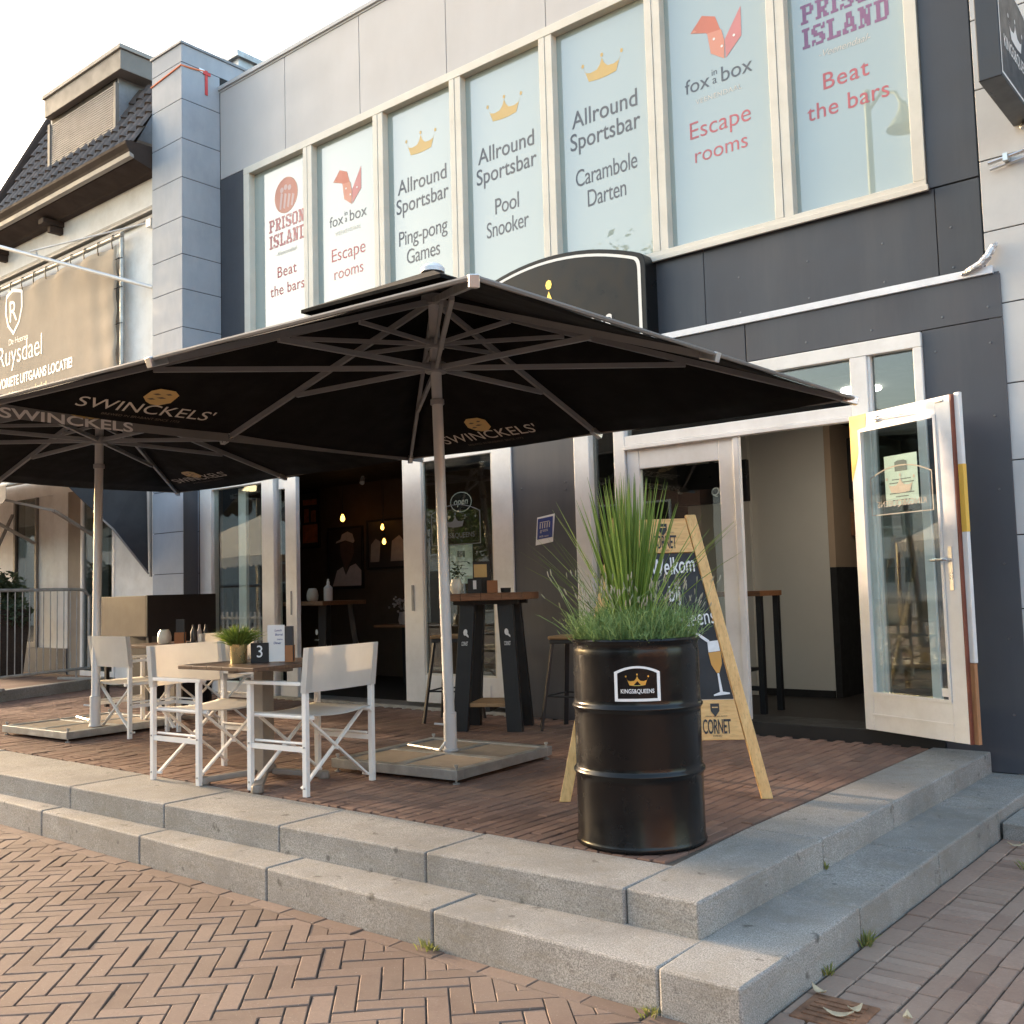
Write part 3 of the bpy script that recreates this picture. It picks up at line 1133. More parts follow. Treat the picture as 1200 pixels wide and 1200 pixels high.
# piers and fascia of the ground floor (core + cladding panels)
PX = dict(p1a=-11.108, p1b=-10.871, p2a=-9.846, p2b=-9.622, p3a=-9.434, p3b=-9.235, d0=-7.494, d1=-7.226, d2=-6.279, d3=-6.038, n0=-5.305, n1=-5.139, q0=-4.872, q1=-2.246)
mb = MB()
mb.box(PX['d3'] + .004, PX['n0'] - .004, .012, .30, -.02, 3.18)
mb.box(PX['q1'] + .004, -1.80, .012, .34, -.30, 3.18)
mb.box(XL + .01, PX['d3'] + .004, .012, .30, 2.62, 3.18)
mb.box(PX['n0'] - .004, PX['q0'], .012, .30, 2.62, 3.18)
mb.box(PX['q0'], PX['q1'] + .004, .012, .30, 2.905, 3.18)
build(mb, 'front_core', 'seam', bar)
mb = MB()
mb.box(PX['d3'] + .002, PX['n0'] - .002, 0, .012, .0, 2.60)
mb.box(PX['q1'] + .003, -1.713, 0, .012, -.134, 2.912)
mb.box(PX['q1'] - 1.35, -1.713, 0, .012, 2.918, 3.22)
for a, b in ((XL, -9.1), (-9.1, -7.0), (-7.0, PX['q0'] - .2), (PX['q0'] - .2, PX['q1'] - 1.356)):
    mb.box(a + .003, b - .003, 0, .012, 2.918 if b > -4 else 2.62, 3.22)
mb.box(XL, PX['q0'] - .005, .001, .012, 2.605, 2.616)
build(mb, 'front_panels', 'panel_dark', bar, bevel=.002, seg=1)
mb = MB()
for xx, zs in ((-1.80, (.25, .75, 1.25, 1.75, 2.25, 2.75, 3.0)), (-2.16, (2.3, 2.75)), (-2.6, (2.985,)), (-3.1, (2.985,)), (-5.42, (2.05, 2.12)), (-5.93, (2.1,)), (-2.1, (2.985,))):
    for zz in zs:
        b0 = len(mb.v)
        mb.lathe([(.009, 0), (.006, .005)], (0, 0, 0), 8)
        for i in range(b0, len(mb.v)):
            x_, y_, z_ = mb.v[i]
            mb.v[i] = (xx + x_, -z_, zz + y_)
build(mb, 'front_screws', 'screw', bar)

# left glazing: posts, fixed glass, folded leaf
mb = MB()
mb.box(PX['p1a'], PX['p1b'], -.02, .10, .0, 2.60)
mb.box(PX['p2a'], PX['p2b'], -.022, .10, .0, 2.60)
mb.box(PX['p1b'], PX['p2a'], -.01, .08, .0, .16)
mb.box(PX['p1b'], PX['p2a'], -.01, .08, 2.50, 2.60)
build(mb, 'shop_frame', 'white_frame', bar, bevel=.006)
build(MB().box(PX['n0'], PX['n1'], -.02, .10, .0, 2.60), 'frame_post', 'white_frame', bar, bevel=.006)
w = build(MB().box(PX['p1b'], PX['p2a'], .03, .042, .16, 2.50), 'shop_window', 'glass', bar)
build(MB().box(PX['n1'], PX['q0'], .05, .062, .10, 2.60), 'narrow_window', 'glass_dark', bar)
build(MB().box(PX['n1'], PX['q0'], .02, .12, .0, .098), 'narrow_window_sill', 'white_frame', bar)
mb = MB()          # folded leaf standing behind the post
mb.box(PX['p3a'], PX['p3b'], .0, .055, .03, 2.52)
mb.box(PX['p3a'] - .13, PX['p3a'], .012, .05, .03, .20)
mb.box(PX['p3a'] - .13, PX['p3a'], .012, .05, 2.40, 2.52)
lf = build(mb, 'folding_leaf', 'white_frame', bar, bevel=.005)
build(MB().box(PX['p3a'] - .13, PX['p3a'], .025, .035, .20, 2.40), 'leaf_glass', 'glass', lf)
build(MB().box(-9.345, -9.325, -.008, .0, .95, 1.22), 'pull', 'lead', lf)
# second layer of glass seen through the first
mb = MB()
mb.box(-10.55, -10.40, .16, .20, .03, 2.5)
build(mb, 'inner_stile', 'white_frame', bar)

# glazed door on the right of the wide opening
mb = MB()
mb.box(PX['d0'], PX['d1'], -.012, .05, .07, 2.60)
mb.box(PX['d2'], PX['d3'], -.012, .05, .07, 2.60)
mb.box(PX['d1'], PX['d2'], -.010, .05, .07, .34)
mb.box(PX['d1'], PX['d2'], -.010, .05, 2.48, 2.60)
mb.box(PX['d1'] + .08, PX['d2'] - .08, -.016, -.0105, .11, .27)
gd = build(mb, 'glazed_door', 'white_frame', bar, bevel=.006)
build(MB().box(PX['d1'], PX['d2'], .015, .027, .34, 2.48), 'door_glass', 'glass', gd)
build(MB().box(-7.385, -7.355, -.020, -.0125, .98, 1.24), 'pull', 'lead', gd)
mb = MB()
mb.box(PX['d1'], PX['d1'] + .02, -.004, .014, .34, 2.48)
mb.box(PX['d2'] - .02, PX['d2'], -.004, .014, .34, 2.48)
mb.box(PX['d1'] + .02, PX['d2'] - .02, -.004, .014, .34, .36)
build(mb, 'glazing_bead', 'cream_frame', gd)
f = plane((-6.86, .008, 1.55), (1, 0, 0), (0, 0, 1))
mb = MB()
ring2d(mb, plane((-6.78, .004, 1.62), (1, 0, 0), (0, 0, 1)), [(x * 1, y) for x, y in arch_outline(.66, .40, .08)], [(x * .96, .008 + y * .96) for x, y in arch_outline(.66, .40, .08)])
lay(mb, text2d('KINGS&QUEENS', 0), plane((-6.78, .004, 1.69), (1, 0, 0), (0, 0, 1)), .50)
crown(mb, plane((-6.78, .004, 1.80), (1, 0, 0), (0, 0, 1)), .28)
build(mb, 'lettering', 'print_grey', gd)

# threshold strips
mb = MB()
mb.box(PX['p1a'], PX['d3'], -.03, .30, -.02, .028)
build(mb, 'threshold', 'galv', bar)
build(MB().box(PX['q0'], PX['q1'], -.015, .40, -.02, .095), 'entrance_sill', 'black_paint', bar, bevel=.006)

# entrance frame with transom lights and sidelight
mb = MB()
mb.box(PX['q0'], PX['q1'], -.03, .10, 2.80, 2.905)
mb.box(PX['q0'], PX['q0'] + .114, -.028, .10, .096, 2.80)
mb.box(PX['q1'] - .062, PX['q1'], -.028, .10, .096, 2.80)
mb.box(-2.766, -2.640, -.027, .10, .096, 2.80)
mb.box(PX['q0'] + .114, -2.766, -.026, .10, 2.37, 2.452)
mb.box(PX['q0'] + .114, -2.766, -.05, .02, 2.33, 2.366)
mb.box(-2.640, PX['q1'] - .062, -.02, .09, .096, .30)
mb.box(-2.640, -2.618, -.012, .08, .30, 2.80)
build(mb, 'entrance_frame', 'white_frame', bar, bevel=.005)
w = build(MB().box(PX['q0'] + .114, -2.766, .03, .042, 2.452, 2.80), 'transom_light', 'glass_dark', bar)
w = build(MB().box(-2.618, PX['q1'] - .062, .03, .042, .30, 2.80), 'sidelight', 'glass_dark', bar)

# closed left leaf
mb = MB()
mb.box(-4.75, -4.628, -.008, .045, .11, 2.33)
mb.box(-3.878, -3.745, -.008, .045, .11, 2.33)
mb.box(-4.628, -3.878, -.006, .045, 2.16, 2.33)
mb.box(-4.628, -3.878, -.006, .045, .11, .36)
mb.box(-3.74, -3.69, -.03, .02, .11, 2.33)
dl_ = build(mb, 'door', 'white_frame', bar, bevel=.005)
build(MB().box(-4.628, -3.878, .015, .027, .36, 2.16), 'door_glass', 'glass', dl_)

# open right leaf: hinged at x=-2.78, swung out 155 degrees
e = Vector((0.903, -0.430, 0)).normalized()
nrm = Vector((e.y, -e.x, 0))          # towards the street
H = Vector((-2.775, -.035, 0))


def D(s, z, o=0.0):
    p = H + e * s + nrm * o
    return Vector((p.x, p.y, z))


def dbox(mb, s0, s1, z0, z1, o0, o1):
    q = [D(s0, z0, o0), D(s1, z0, o0), D(s1, z1, o0), D(s0, z1, o0)]
    return mb.hexa(q, nrm * (o1 - o0))


mb = MB()
dbox(mb, .012, .098, .105, 2.36, -.025, .025)
dbox(mb, .795, .915, .105, 2.36, -.025, .025)
dbox(mb, .098, .795, 2.25, 2.36, -.024, .024)
dbox(mb, .098, .795, .105, .355, -.024, .024)
dr = build(mb, 'door', 'white_frame', bar, bevel=.004)
fixn(dr)
mb = MB()          # glazing bead and low panel ridge
for (a, b, c, d_) in ((.098, .118, .355, 2.25), (.775, .795, .355, 2.25), (.118, .775, .355, .375), (.118, .775, 2.23, 2.25)):
    dbox(mb, a, b, c, d_, .0245, .034)
dbox(mb, .09, .80, .208, .222, .0245, .031)
build(mb, 'glazing_bead', 'white_frame', dr)
build(MB().hexa([D(.118, .375, -.006), D(.775, .375, -.006), D(.775, 2.23, -.006), D(.118, 2.23, -.006)], nrm * .012), 'door_glass', 'glass', dr)
mb = MB()
dbox(mb, .9155, .925, .105, 2.36, -.024, .024)
build(mb, 'edge_primer', 'red_primer', dr)
mb = MB()
dbox(mb, .925, .965, .62, 2.37, -.034, -.004)
build(mb, 'astragal', 'white_frame', dr, bevel=.003)
mb = MB()
dbox(mb, .925, .958, .105, .617, -.032, -.004)
build(mb, 'bare_edge', 'raw_wood', dr)
mb = MB()
dbox(mb, .928, .966, 1.46, 1.90, -.0342, -.0038 + .001)
build(mb, 'primer_patch', 'yellow_primer', dr)
mb = MB()
F = lambda s, z: tuple(D(s, z, .0272))
mb.poly([F(.0125, 2.359), F(.178, 2.359), F(.165, 2.262), F(.094, 2.256), F(.092, 2.12), F(.07, 2.03), F(.0125, 1.88)])
build(mb, 'primer_corner', 'yellow_primer', dr)
mb = MB()
dbox(mb, .838, .868, 1.085, 1.37, .025, .033)
mb.tube([D(.853, 1.285, .03), D(.853, 1.285, .075), D(.835, 1.285, .082), D(.735, 1.283, .082)], .009, 10)
build(mb, 'handle', 'alu', dr, bevel=.002)
mb = MB()
mb.tube([D(.26, 2.305, .03), D(.27, 2.30, .05), D(.56, 2.292, .06)], .006, 8)
b0 = len(mb.v)
dbox(mb, .245, .29, 2.285, 2.325, .0245, .045)
dbox(mb, .80, .86, 2.325, 2.338, .0245, .033)
build(mb, 'stay_arm', 'alu', dr)
# sheet and mirrored lettering on the far side of the glass
mb = MB()
dbox(mb, .29, .585, 1.68, 2.03, -.012, -.010)
build(mb, 'notice', 'paper', dr)
mb = MB()
fN = lambda x, y: tuple(D(.44 + x, 1.96 + y, -.0085))
mb.poly([fN(-.055, -.045), fN(.055, -.045), fN(.055, .02), fN(.03, .03), fN(-.03, .03), fN(-.055, .02)])
for k in range(7):
    wv = .17 + .06 * math.sin(k * 2.1)
    mb.poly([fN(-wv / 2, -.105 - k * .024), fN(wv / 2, -.105 - k * .024), fN(wv / 2, -.098 - k * .024), fN(-wv / 2, -.098 - k * .024)])
build(mb, 'notice_print', 'print_grey', dr)
mb = MB()
fL = lambda x, y: tuple(D(.43 - x, 1.62 + y, -.0075))
o_ = arch_outline(.56, .34, .07)
ring2d(mb, fL, o_, [(x * .965, .007 + y * .955) for x, y in o_])
lay(mb, text2d('KINGS&QUEENS', .004), lambda x, y: fL(x, y + .055), .44)
crown(mb, lambda x, y: fL(x, y + .15), .26)
build(mb, 'lettering', 'print_pink', dr)
mb = MB()
dbox(mb, .70, .765, .39, .445, .0075, .009)
build(mb, 'sticker', 'print_white', dr)

# interior
mb = MB()
mb.box(-13.2, -1.9, .30, 4.7, -.20, .02)
build(mb, 'interior_floor', 'room_floor', bar)
mb = MB()
mb.box(-13.2, -1.9, .30, 4.7, 2.75, 2.94)
build(mb, 'interior_ceiling', 'room_black', bar)
mb = MB()
mb.box(-13.2, -5.6, 2.5, 2.7, .02, 2.75)
mb.box(-13.2, -13.0, .3, 2.5, .02, 2.75)
mb.box(-13.0, -11.12, .28, .33, .02, 2.75)
build(mb, 'interior_wall', 'room_brown', bar)
mb = MB()
mb.box(-5.6, -3.995, 2.42, 2.72, .0205, 2.749)
mb.box(-5.05, -4.80, 2.36, 2.419, .0205, 2.749)
build(mb, 'beige_wall', 'room_beige', bar)
mb = MB()
mb.box(-3.994, -3.93, 2.421, 4.7, 1.3, 2.749)
build(mb, 'tan_wall', 'room_tan', bar)
mb = MB()
mb.box(-3.994, -3.928, 2.421, 4.7, .0205, 1.299)
mb.box(-5.6, -5.55, .3, 2.41, .0205, 2.749)
mb.box(-4.0, -1.9, 4.5, 4.7, .0205, 2.749)
mb.box(-2.0, -1.9, .35, 4.5, .0205, 2.749)
mb.box(-5.54, -3.995, 2.39, 2.419, .0205, .09)
build(mb, 'dark_wall', 'room_black', bar)
mb = MB()
b0 = len(mb.v)
mb.tube([(-3.05, .95, 2.735), (-3.05, .95, 2.755)], .16, 24)
build(mb, 'ceiling_light', 'lamp_disc', bar)

# ------------------------------------------------------------------ clad pier and the restaurant on the left
XP = -11.14
pier = thing('clad_pier', 'tall pier clad in blue grey sheets between the bar and the white house', 'pier', (-11.47, 0, 0))
mb = MB()
mb.box(-11.815, XP - .008, -.222, 1.3, .0, 8.28)
build(mb, 'core', 'seam', pier)
mb = MB()
zj = [.0, .44, .96, 1.48, 2.0, 2.52, 3.03, 3.55, 4.07, 4.58, 5.07, 5.52, 6.0, 6.52, 7.03, 7.55, 8.04, 8.30]
for i, (a, b) in enumerate(zip(zj[:-1], zj[1:])):
    q = [(-11.83, -.234), (XP, -.234), (XP, UY - .004), (XP - .012, UY - .004), (XP - .012, -.222), (-11.818, -.222), (-11.818, 1.0), (-11.83, 1.0)]
    zz0, zz1 = a + .004, b - .004
    # front sheet and the two returns
    mb.box(-11.83, XP, -.234, -.2225, zz0, zz1)
    if a > 2.9 or True:
        mb.box(XP - .0075, XP, -.222, (UY + .5 if a > 7.6 else UY - .004) if a > 3.1 else -.004, zz0, zz1)
    mb.box(-11.83, -11.8185, -.222, 1.0, zz0, zz1)
build(mb, 'sheets', 'panel_blue', pier, bevel=.0015, seg=1)
# dark strip over the pier side beside the shop front
build(MB().box(XP + .0005, XP + .008, -.23, -.03, .0, 3.0), 'dark_strip', 'panel_dark', pier)
mb = MB()
mb.box(-11.85, XP + .02, -.255, 1.3, 8.28, 8.315)
build(mb, 'cap', 'lead', pier, bevel=.004)
mb = MB()
mb.box(-11.6, XP + .03, .6, 2.0, 8.45, 8.53)
mb.box(-11.55, XP - .02, .65, 2.0, 8.3, 8.45)
build(mb, 'roof_edge', 'galv', pier)

st = thing('tie_down_strap', 'orange and red ratchet strap round the top of the grey pier', 'strap', (-11.14, -.24, 7.9))
mb = MB()
mb.tube([(-11.835, -.1, 7.90), (-11.838, -.24, 7.925), (-11.5, -.241, 7.955), (XP + .002, -.241, 7.99), (XP + .006, -.1, 8.0), (XP + .007, .10, 8.03)], .012, 6)
build(mb, 'webbing', 'strap_orange', st)
mb = MB()
mb.box(XP + .002, XP + .012, .02, .10, 8.005, 8.05)
build(mb, 'ratchet', 'alu', st)
mb = MB()
mb.box(XP + .002, XP + .010, .11, .15, 7.72, 8.05)
mb.box(XP + .0105, XP + .016, .08, .19, 7.99, 8.03)
build(mb, 'loose_end', 'strap_red', st)

NWY = -.10
house = thing('restaurant_house', 'white plastered house with tiled mansard roof and grey dormer left of the pier', 'building', (-15, -.1, 0))
mb = MB()
mb.box(-20.5, -11.835, NWY, .5, 2.75, 6.95)
mb.box(-12.99, -11.835, NWY, .5, .10, 2.75)
mb.box(-14.72, -14.30, NWY, .5, .5, 2.75)
mb.box(-15.24, -14.72, NWY + .03, .5, .5, 2.75)
mb.box(-20.5, -16.0, NWY, .5, .5, 2.75)
build(mb, 'wall', 'plaster', house)
mb = MB()
mb.box(-14.30, -13.94, NWY + .005, .5, .13, 2.75)
build(mb, 'tan_post', 'plaster_dim', house)
mb = MB()
mb.box(-20.5, -14.30, NWY - .015, .49, .13, .498)
build(mb, 'plinth', 'panel_dark', house)
mb = MB()
mb.box(-13.92, -13.86, NWY - .01, .05, .13, 2.7)
mb.box(-13.06, -12.992, NWY - .01, .05, .13, 2.7)
mb.box(-13.86, -13.06, NWY - .01, .05, .13, .20)
mb.box(-13.48, -13.43, NWY - .005, .05, .20, 2.7)
dn = build(mb, 'door', 'white_frame', house, bevel=.004)
build(MB().box(-13.86, -13.06, NWY + .02, NWY + .032, .20, 2.7), 'door_glass', 'glass_dark', dn)
mb = MB()
mb.box(-16.0, -15.94, NWY - .01, .05, .5, 2.75)
mb.box(-15.30, -15.24, NWY - .01, .05, .5, 2.75)
mb.box(-15.94, -15.30, NWY - .01, .05, .5, .58)
wn_ = build(mb, 'window', 'taupe', house, bevel=.004)
build(MB().box(-15.94, -15.30, NWY + .02, NWY + .03, .58, 2.75), 'pane', 'glass_dark', wn_)
build(MB().box(-20.4, -12.5, .55, 3.0, .12, 2.8), 'dark_room', 'room_black', house)
# mouldings on the plaster
mb = MB()
mb.box(-20.5, -11.84, NWY - .05, NWY, 6.22, 6.27)
mb.box(-20.5, -11.84, NWY - .09, NWY, 6.30, 6.34)
mb.box(-20.5, -11.84, NWY - .05, NWY, 6.37, 6.40)
build(mb, 'cornice', 'taupe_light', house, bevel=.005)
mb = MB()
mb.tube([(-11.87, NWY - .02, 3.0), (-11.87, NWY - .02, 6.6)], .018, 8)
for zz in (6.35, 6.0, 5.55, 5.25, 4.7, 4.3):
    mb.box(-11.90, -11.84, NWY - .05, NWY, zz, zz + .02)
build(mb, 'corner_pipe', 'galv', house)
# gutter box: moulded profile swept along x
prof = [(-.10, 6.80), (-.20, 6.80), (-.22, 6.815), (-.47, 6.885), (-.49, 6.93), (-.545, 6.95), (-.56, 7.0), (-.60, 7.06), (-.60, 7.10), (-.585, 7.105), (-.40, 7.12), (-.10, 7.13)]
mb = MB()
mb.hexa([(-11.85, a, b) for a, b in prof], (-8.8, 0, 0))
fixn(build(mb, 'gutter', 'gutter_brown', house))
build(MB().hexa([(-11.83, -.492, 6.887), (-11.83, -.50, 6.93), (-11.83, -.56, 6.955), (-11.83, -.55, 6.90)], (-8.8, 0, 0)), 'gutter_fillet', 'taupe_light', house)
for xx in (-14.6, -16.4):
    mb = MB()
    mb.box(xx, xx + .16, -.42, NWY, 6.72, 6.80)
    mb.box(xx + .03, xx + .13, -.30, NWY, 6.62, 6.72)
    build(mb, 'bracket', 'gutter_brown', house, bevel=.01)
# pantile roof: real tile relief, courses stepping up the slope
RY0, RZ0 = -.46, 7.10
sl = rad(63)
mb = MB()
ncol, nrow = 20, 8
tw, tl = .212, .27


def roof_pt(x, d, h):
    return (x, RY0 + d * math.cos(sl) - h * math.sin(sl), RZ0 + d * math.sin(sl) + h * math.cos(sl))


rr = random.Random(5)
for r in range(nrow):
    for c in range(ncol):
        if c < 5 and r > 4:
            continue
        x0 = -11.84 - c * tw
        jd = rr.uniform(-.006, .006)
        vs = []
        for k in range(7):
            t = k / 6
            hh = .022 + .026 * math.sin(t * 6.283 - .6)
            xx = x0 - t * tw * 1.02
            vs.append(roof_pt(xx, r * tl + jd, hh + .030))
            vs.append(roof_pt(xx, (r + 1) * tl + .03, hh))
            vs.append(roof_pt(xx, r * tl + jd, hh + .004))
        mb.add(vs, [(3 * k, 3 * k + 3, 3 * k + 4, 3 * k + 1) for k in range(6)] + [(3 * k + 2, 3 * k + 5, 3 * k + 3, 3 * k) for k in range(6)])
rf = build(mb, 'roof', 'roof_tile', house)
mb = MB()
mb.add([roof_pt(-12.8, -.02, 0), roof_pt(-16.1, -.02, 0), roof_pt(-16.1, 2.15, 0), roof_pt(-12.8, 2.15, 0)], [(0, 3, 2, 1)])
mb.add([roof_pt(-11.84, -.02, 0), roof_pt(-12.8, -.02, 0), roof_pt(-12.8, 1.4, 0), roof_pt(-11.84, 1.4, 0)], [(0, 3, 2, 1)])
mb.tube([(-16.1, RY0 + 2.2 * math.cos(sl), RZ0 + 2.2 * math.sin(sl)), (-13.2, RY0 + 2.2 * math.cos(sl), RZ0 + 2.2 * math.sin(sl))], .07, 10)
mb.tube([roof_pt(-16.13, -.05, .05), roof_pt(-16.13, 2.2, .05)], .085, 8)
build(mb, 'roof_underlay', 'gutter_brown', rf)
# dormer with a closed roller shutter
dm = MB()
DY = -.20
dx0, dx1, dz0, dz1 = -14.72, -12.76, 7.62, 8.32
dm.box(dx0, dx1, DY + .02, 1.8, dz0, 8.70)
do = build(dm, 'dormer', 'lead', house)
mb = MB()
nsl = 21
for k in range(nsl):
    z0 = dz0 + k * (dz1 - dz0) / nsl
    mb.box(dx0 + .07, dx1 - .06, DY - .014, DY + .010, z0 + .014, z0 + (dz1 - dz0) / nsl)
build(mb, 'roller_shutter', 'shutter', do)
build(MB().box(dx0 + .06, dx1 - .05, DY + .0105, DY + .019, dz0, dz1 + .1), 'shutter_gap', 'seam', do)
mb = MB()
mb.box(dx0, dx0 + .07, DY - .03, DY + .02, dz0 - .04, dz1 + .02)
mb.box(dx1 - .06, dx1, DY - .03, DY + .02, dz0 - .04, dz1 + .02)
mb.box(dx0, dx1, DY - .04, DY + .02, dz0 - .08, dz0 - .03)
build(mb, 'dormer_frame', 'taupe', do, bevel=.004)
mb = MB()
mb.box(dx0 + .02, dx1 + .24, DY - .09, 1.8, 8.42, 8.70)
build(mb, 'dormer_fascia', 'taupe', do, bevel=.008)
build(MB().box(dx0 - .01, dx1 + .27, DY - .12, 1.85, 8.702, 8.765), 'dormer_roof_edge', 'taupe_light', do, bevel=.006)
mb = MB()
mb.box(dx0 - .5, dx0 - .02, .38, 1.6, 7.6, 8.42)
mb.box(dx0 - .58, dx0 - .02, .30, 1.6, 8.42, 8.52)
build(mb, 'rear_dormer', 'taupe_light', house)

# the next house further left: only its roof edge shows
nh = thing('far_roofed_house', 'brown tiled roof of the next house at the far left edge', 'building', (-22, 0, 0))
mb = MB()
mb.hexa([(-23.0, -.05, 6.95), (-16.45, -.05, 6.95), (-16.45, .75, 8.05), (-23.0, .75, 8.05)], (0, .08, -.06))
for k in range(7):
    t_ = k / 7
    for q in range(31):
        mb.tube([(-16.5 - q * .21, -.05 + .8 * t_ - .03, 6.98 + 1.1 * t_), (-16.5 - q * .21, -.05 + .8 * t_ + .11, 6.99 + 1.1 * (t_ + .14))], .06, 6)
build(mb, 'roof', 'roof_tile', nh)
build(MB().box(-23.5, -20.55, -.1, 4, 0, 7.2), 'wall', 'house_white', nh)
mb = MB()
mb.hexa([(-16.42, -.3, 6.9), (-16.42, 1.0, 6.9), (-16.42, .62, 8.9), (-16.42, .50, 8.9)], (.14, 0, 0))
build(mb, 'gable_edge', 'taupe', nh)

# banner on the white wall
bn = thing('banner', 'tan cloth banner with white shield and Ruysdael lettering laced to a pipe frame', 'banner', (-14.6, -.22, 4.3))
nx, nz = 60, 24
BX0, BX1, BZ0, BZ1 = -17.6, -12.72, 4.05, 6.02


def cloth(x, z):
    v = (z - BZ0) / (BZ1 - BZ0)
    u = (x - BX0) / (BX1 - BX0)
    e_ = max(0, v) ** 9
    return (-.235 - .005 * math.sin(x * 1.7 + z * .9) - .018 * e_ * math.sin(x * 8.27) - .003 * math.sin(z * 2 + x * .7)
            + .014 * max(0, u) ** 14 * math.sin(z * 15) - .006 * max(0, u) ** 8 * math.sin(x * 13 + z * 1.2))


mb = MB()
for j in range(nz + 1):
    for i in range(nx + 1):
        x = BX0 + (BX1 - BX0) * i / nx
        z = BZ0 + (BZ1 - BZ0) * j / nz
        sag = .045 * (j / nz) ** 8 * (1 - abs(math.sin(x * 4.134)))
        mb.v.append((x, cloth(x, z), z - sag))
        mb.t.append(.5)
for j in range(nz):
    for i in range(nx):
        a = j * (nx + 1) + i
        mb.f.append((a, a + 1, a + nx + 2, a + nx + 1))
build(mb, 'cloth', 'banner_cloth', bn, smooth='all', solid=.004)


def bprint(xc, zc):
    return lambda x, y: (xc + x, cloth(xc + x, zc + y) - .007, zc + y)


mb = MB()
f = bprint(-15.76, 5.36)
shield = fine([(-.27, .62), (0, .68), (.27, .62), (.29, .35), (.20, .12), (0, -.05), (-.20, .12), (-.29, .35)], 3)
ring2d(mb, f, shield, [(x * .85, .05 + y * .85) for x, y in shield])
lay(mb, text2d('R', .0), lambda x, y: f(x, y + .17), .24, .34 / .72)
lay(mb, text2d('Ruysdael', -.005), bprint(-15.55, 4.86), 1.42, .34 / .72)
lay(mb, text2d('De Heeren', -.01), bprint(-15.6, 5.17), .62)
lay(mb, text2d('JOUW FAVORIETE UITGAANS LOCATIE!', .025), bprint(-15.45, 4.52), 3.05, .15 / .72)
build(mb, 'lettering', 'print_white', bn)
mb = MB()
lay(mb, text2d('www.deheerenruysdael.nl', .01), bprint(-15.5, 4.33), 1.6)
build(mb, 'small_lettering', 'print_gold', bn)
mb = MB()
mb.tube([(-17.9, -.22, 6.13), (-12.60, -.22, 6.13)], .032, 10)
mb.tube([(-12.64, -.20, 6.17), (-12.64, -.20, 3.95)], .03, 10)
build(mb, 'pipe_frame', 'galv', bn, smooth=True)
mb = MB()
for k in range(13):
    x = -12.82 - k * .38
    mb.tube([(x, -.24, 5.97), (x + .02, -.262, 6.06), (x + .03, -.26, 6.15), (x + .03, -.20, 6.17)], .009, 5)
for zz in (4.3, 4.9, 5.4, 5.8):
    mb.tube([(-12.76, -.245, zz), (-12.66, -.24, zz + .01), (-12.61, -.21, zz + .012)], .009, 5)
build(mb, 'lacing', 'black_metal', bn)

rod = thing('stay_rod', 'long grey stay rod running from the pier out above the banner', 'rod', (-11.9, -.2, 5.25))
mb = MB()
mb.tube([(-11.88, -.19, 5.245), (-14.9, -.83, 6.36)], .028, 10)
mb.ball((-11.88, -.16, 5.24), .05, 6)
build(mb, 'rod', 'pole_grey', rod, smooth=True)
mb = MB()
mb.tube([(-12.02, -.15, 6.17), (-14.2, -.72, 6.15)], .012, 8)
mb.box(-12.06, -11.95, -.19, -.10, 6.10, 6.20)
mb.tube([(-14.10, -.66, 6.06), (-14.10, -.69, 6.17)], .012, 6)
build(mb, 'brace', 'pole_grey', rod, smooth=True)

# awning of the restaurant with side flap
aw = thing('scalloped_awning', 'beige scalloped awning folded out over the restaurant front', 'awning', (-15, -.2, 2.9))
mb = MB()
mb.hexa([(-20, -.14, 2.98), (-12.55, -.14, 2.98), (-12.55, -1.75, 2.60), (-20, -1.75, 2.60)], (0, 0, .02))
build(mb, 'cloth', 'awning', aw)
mb = MB()
n = 30
for k in range(n):
    xa, xb = -20 + 7.45 * k / n, -20 + 7.45 * (k + 1) / n
    pts = [(xa, -1.76, 2.60)]
    for i in range(7):
        a = math.pi * i / 6
        pts.append((xa + (xb - xa) * (i / 6), -1.76, 2.44 - .06 * math.sin(a)))
    pts.append((xb, -1.76, 2.60))
    mb.poly(pts)
build(mb, 'valance', 'awning_stripe', aw, solid=.006)
for xx in (-13.4, -15.2):
    mb = MB()
    mb.bar((xx, -.15, 2.05), (xx + .5, -1.0, 2.35), .05, .03)
    mb.bar((xx + .5, -1.0, 2.35), (xx, -1.72, 2.56), .05, .03)
    build(mb, 'arm', 'taupe_light', aw)
build(MB().bar((-15.6, -.3, 2.5), (-14.9, -1.2, 1.1), .04, .03), 'stay', 'taupe_light', aw)
build(MB().bar((-16.2, -.5, 2.6), (-15.0, -1.3, 1.25), .04, .03), 'stay', 'taupe_light', aw)
fl = thing('side_flap', 'dark triangular side flap hanging beside the plaster pier', 'awning', (-12.0, -.25, 1.5))
mb = MB()
mb.hexa([(-12.0, -.20, 1.50), (-12.05, -.20, 2.95), (-12.2, -1.55, 2.93), (-12.1, -.90, 2.30), (-12.05, -.66, 2.08)], (.012, 0, 0))
fixn(build(mb, 'cloth', 'flap_grey', fl))
build(MB().bar((-11.98, -.17, 1.46), (-11.98, -.17, 2.95), .025, .025).bar((-11.985, -.20, 1.50), (-12.04, -.66, 2.07), .02, .02).bar((-12.04, -.66, 2.07), (-12.09, -.90, 2.29), .02, .02), 'edge_rail', 'taupe_light', fl)

# crowd barrier on the raised terrace
ba = thing('crowd_barrier', 'galvanised steel crowd barrier with thin vertical bars on the raised terrace', 'barrier', (-13.05, -.95, .13))
A_, B_ = Vector((-12.62, -2.15, 0)), Vector((-13.30, -.30, 0))


def bp(t, z):
    p = A_ + (B_ - A_) * t
    return (p.x, p.y, z)


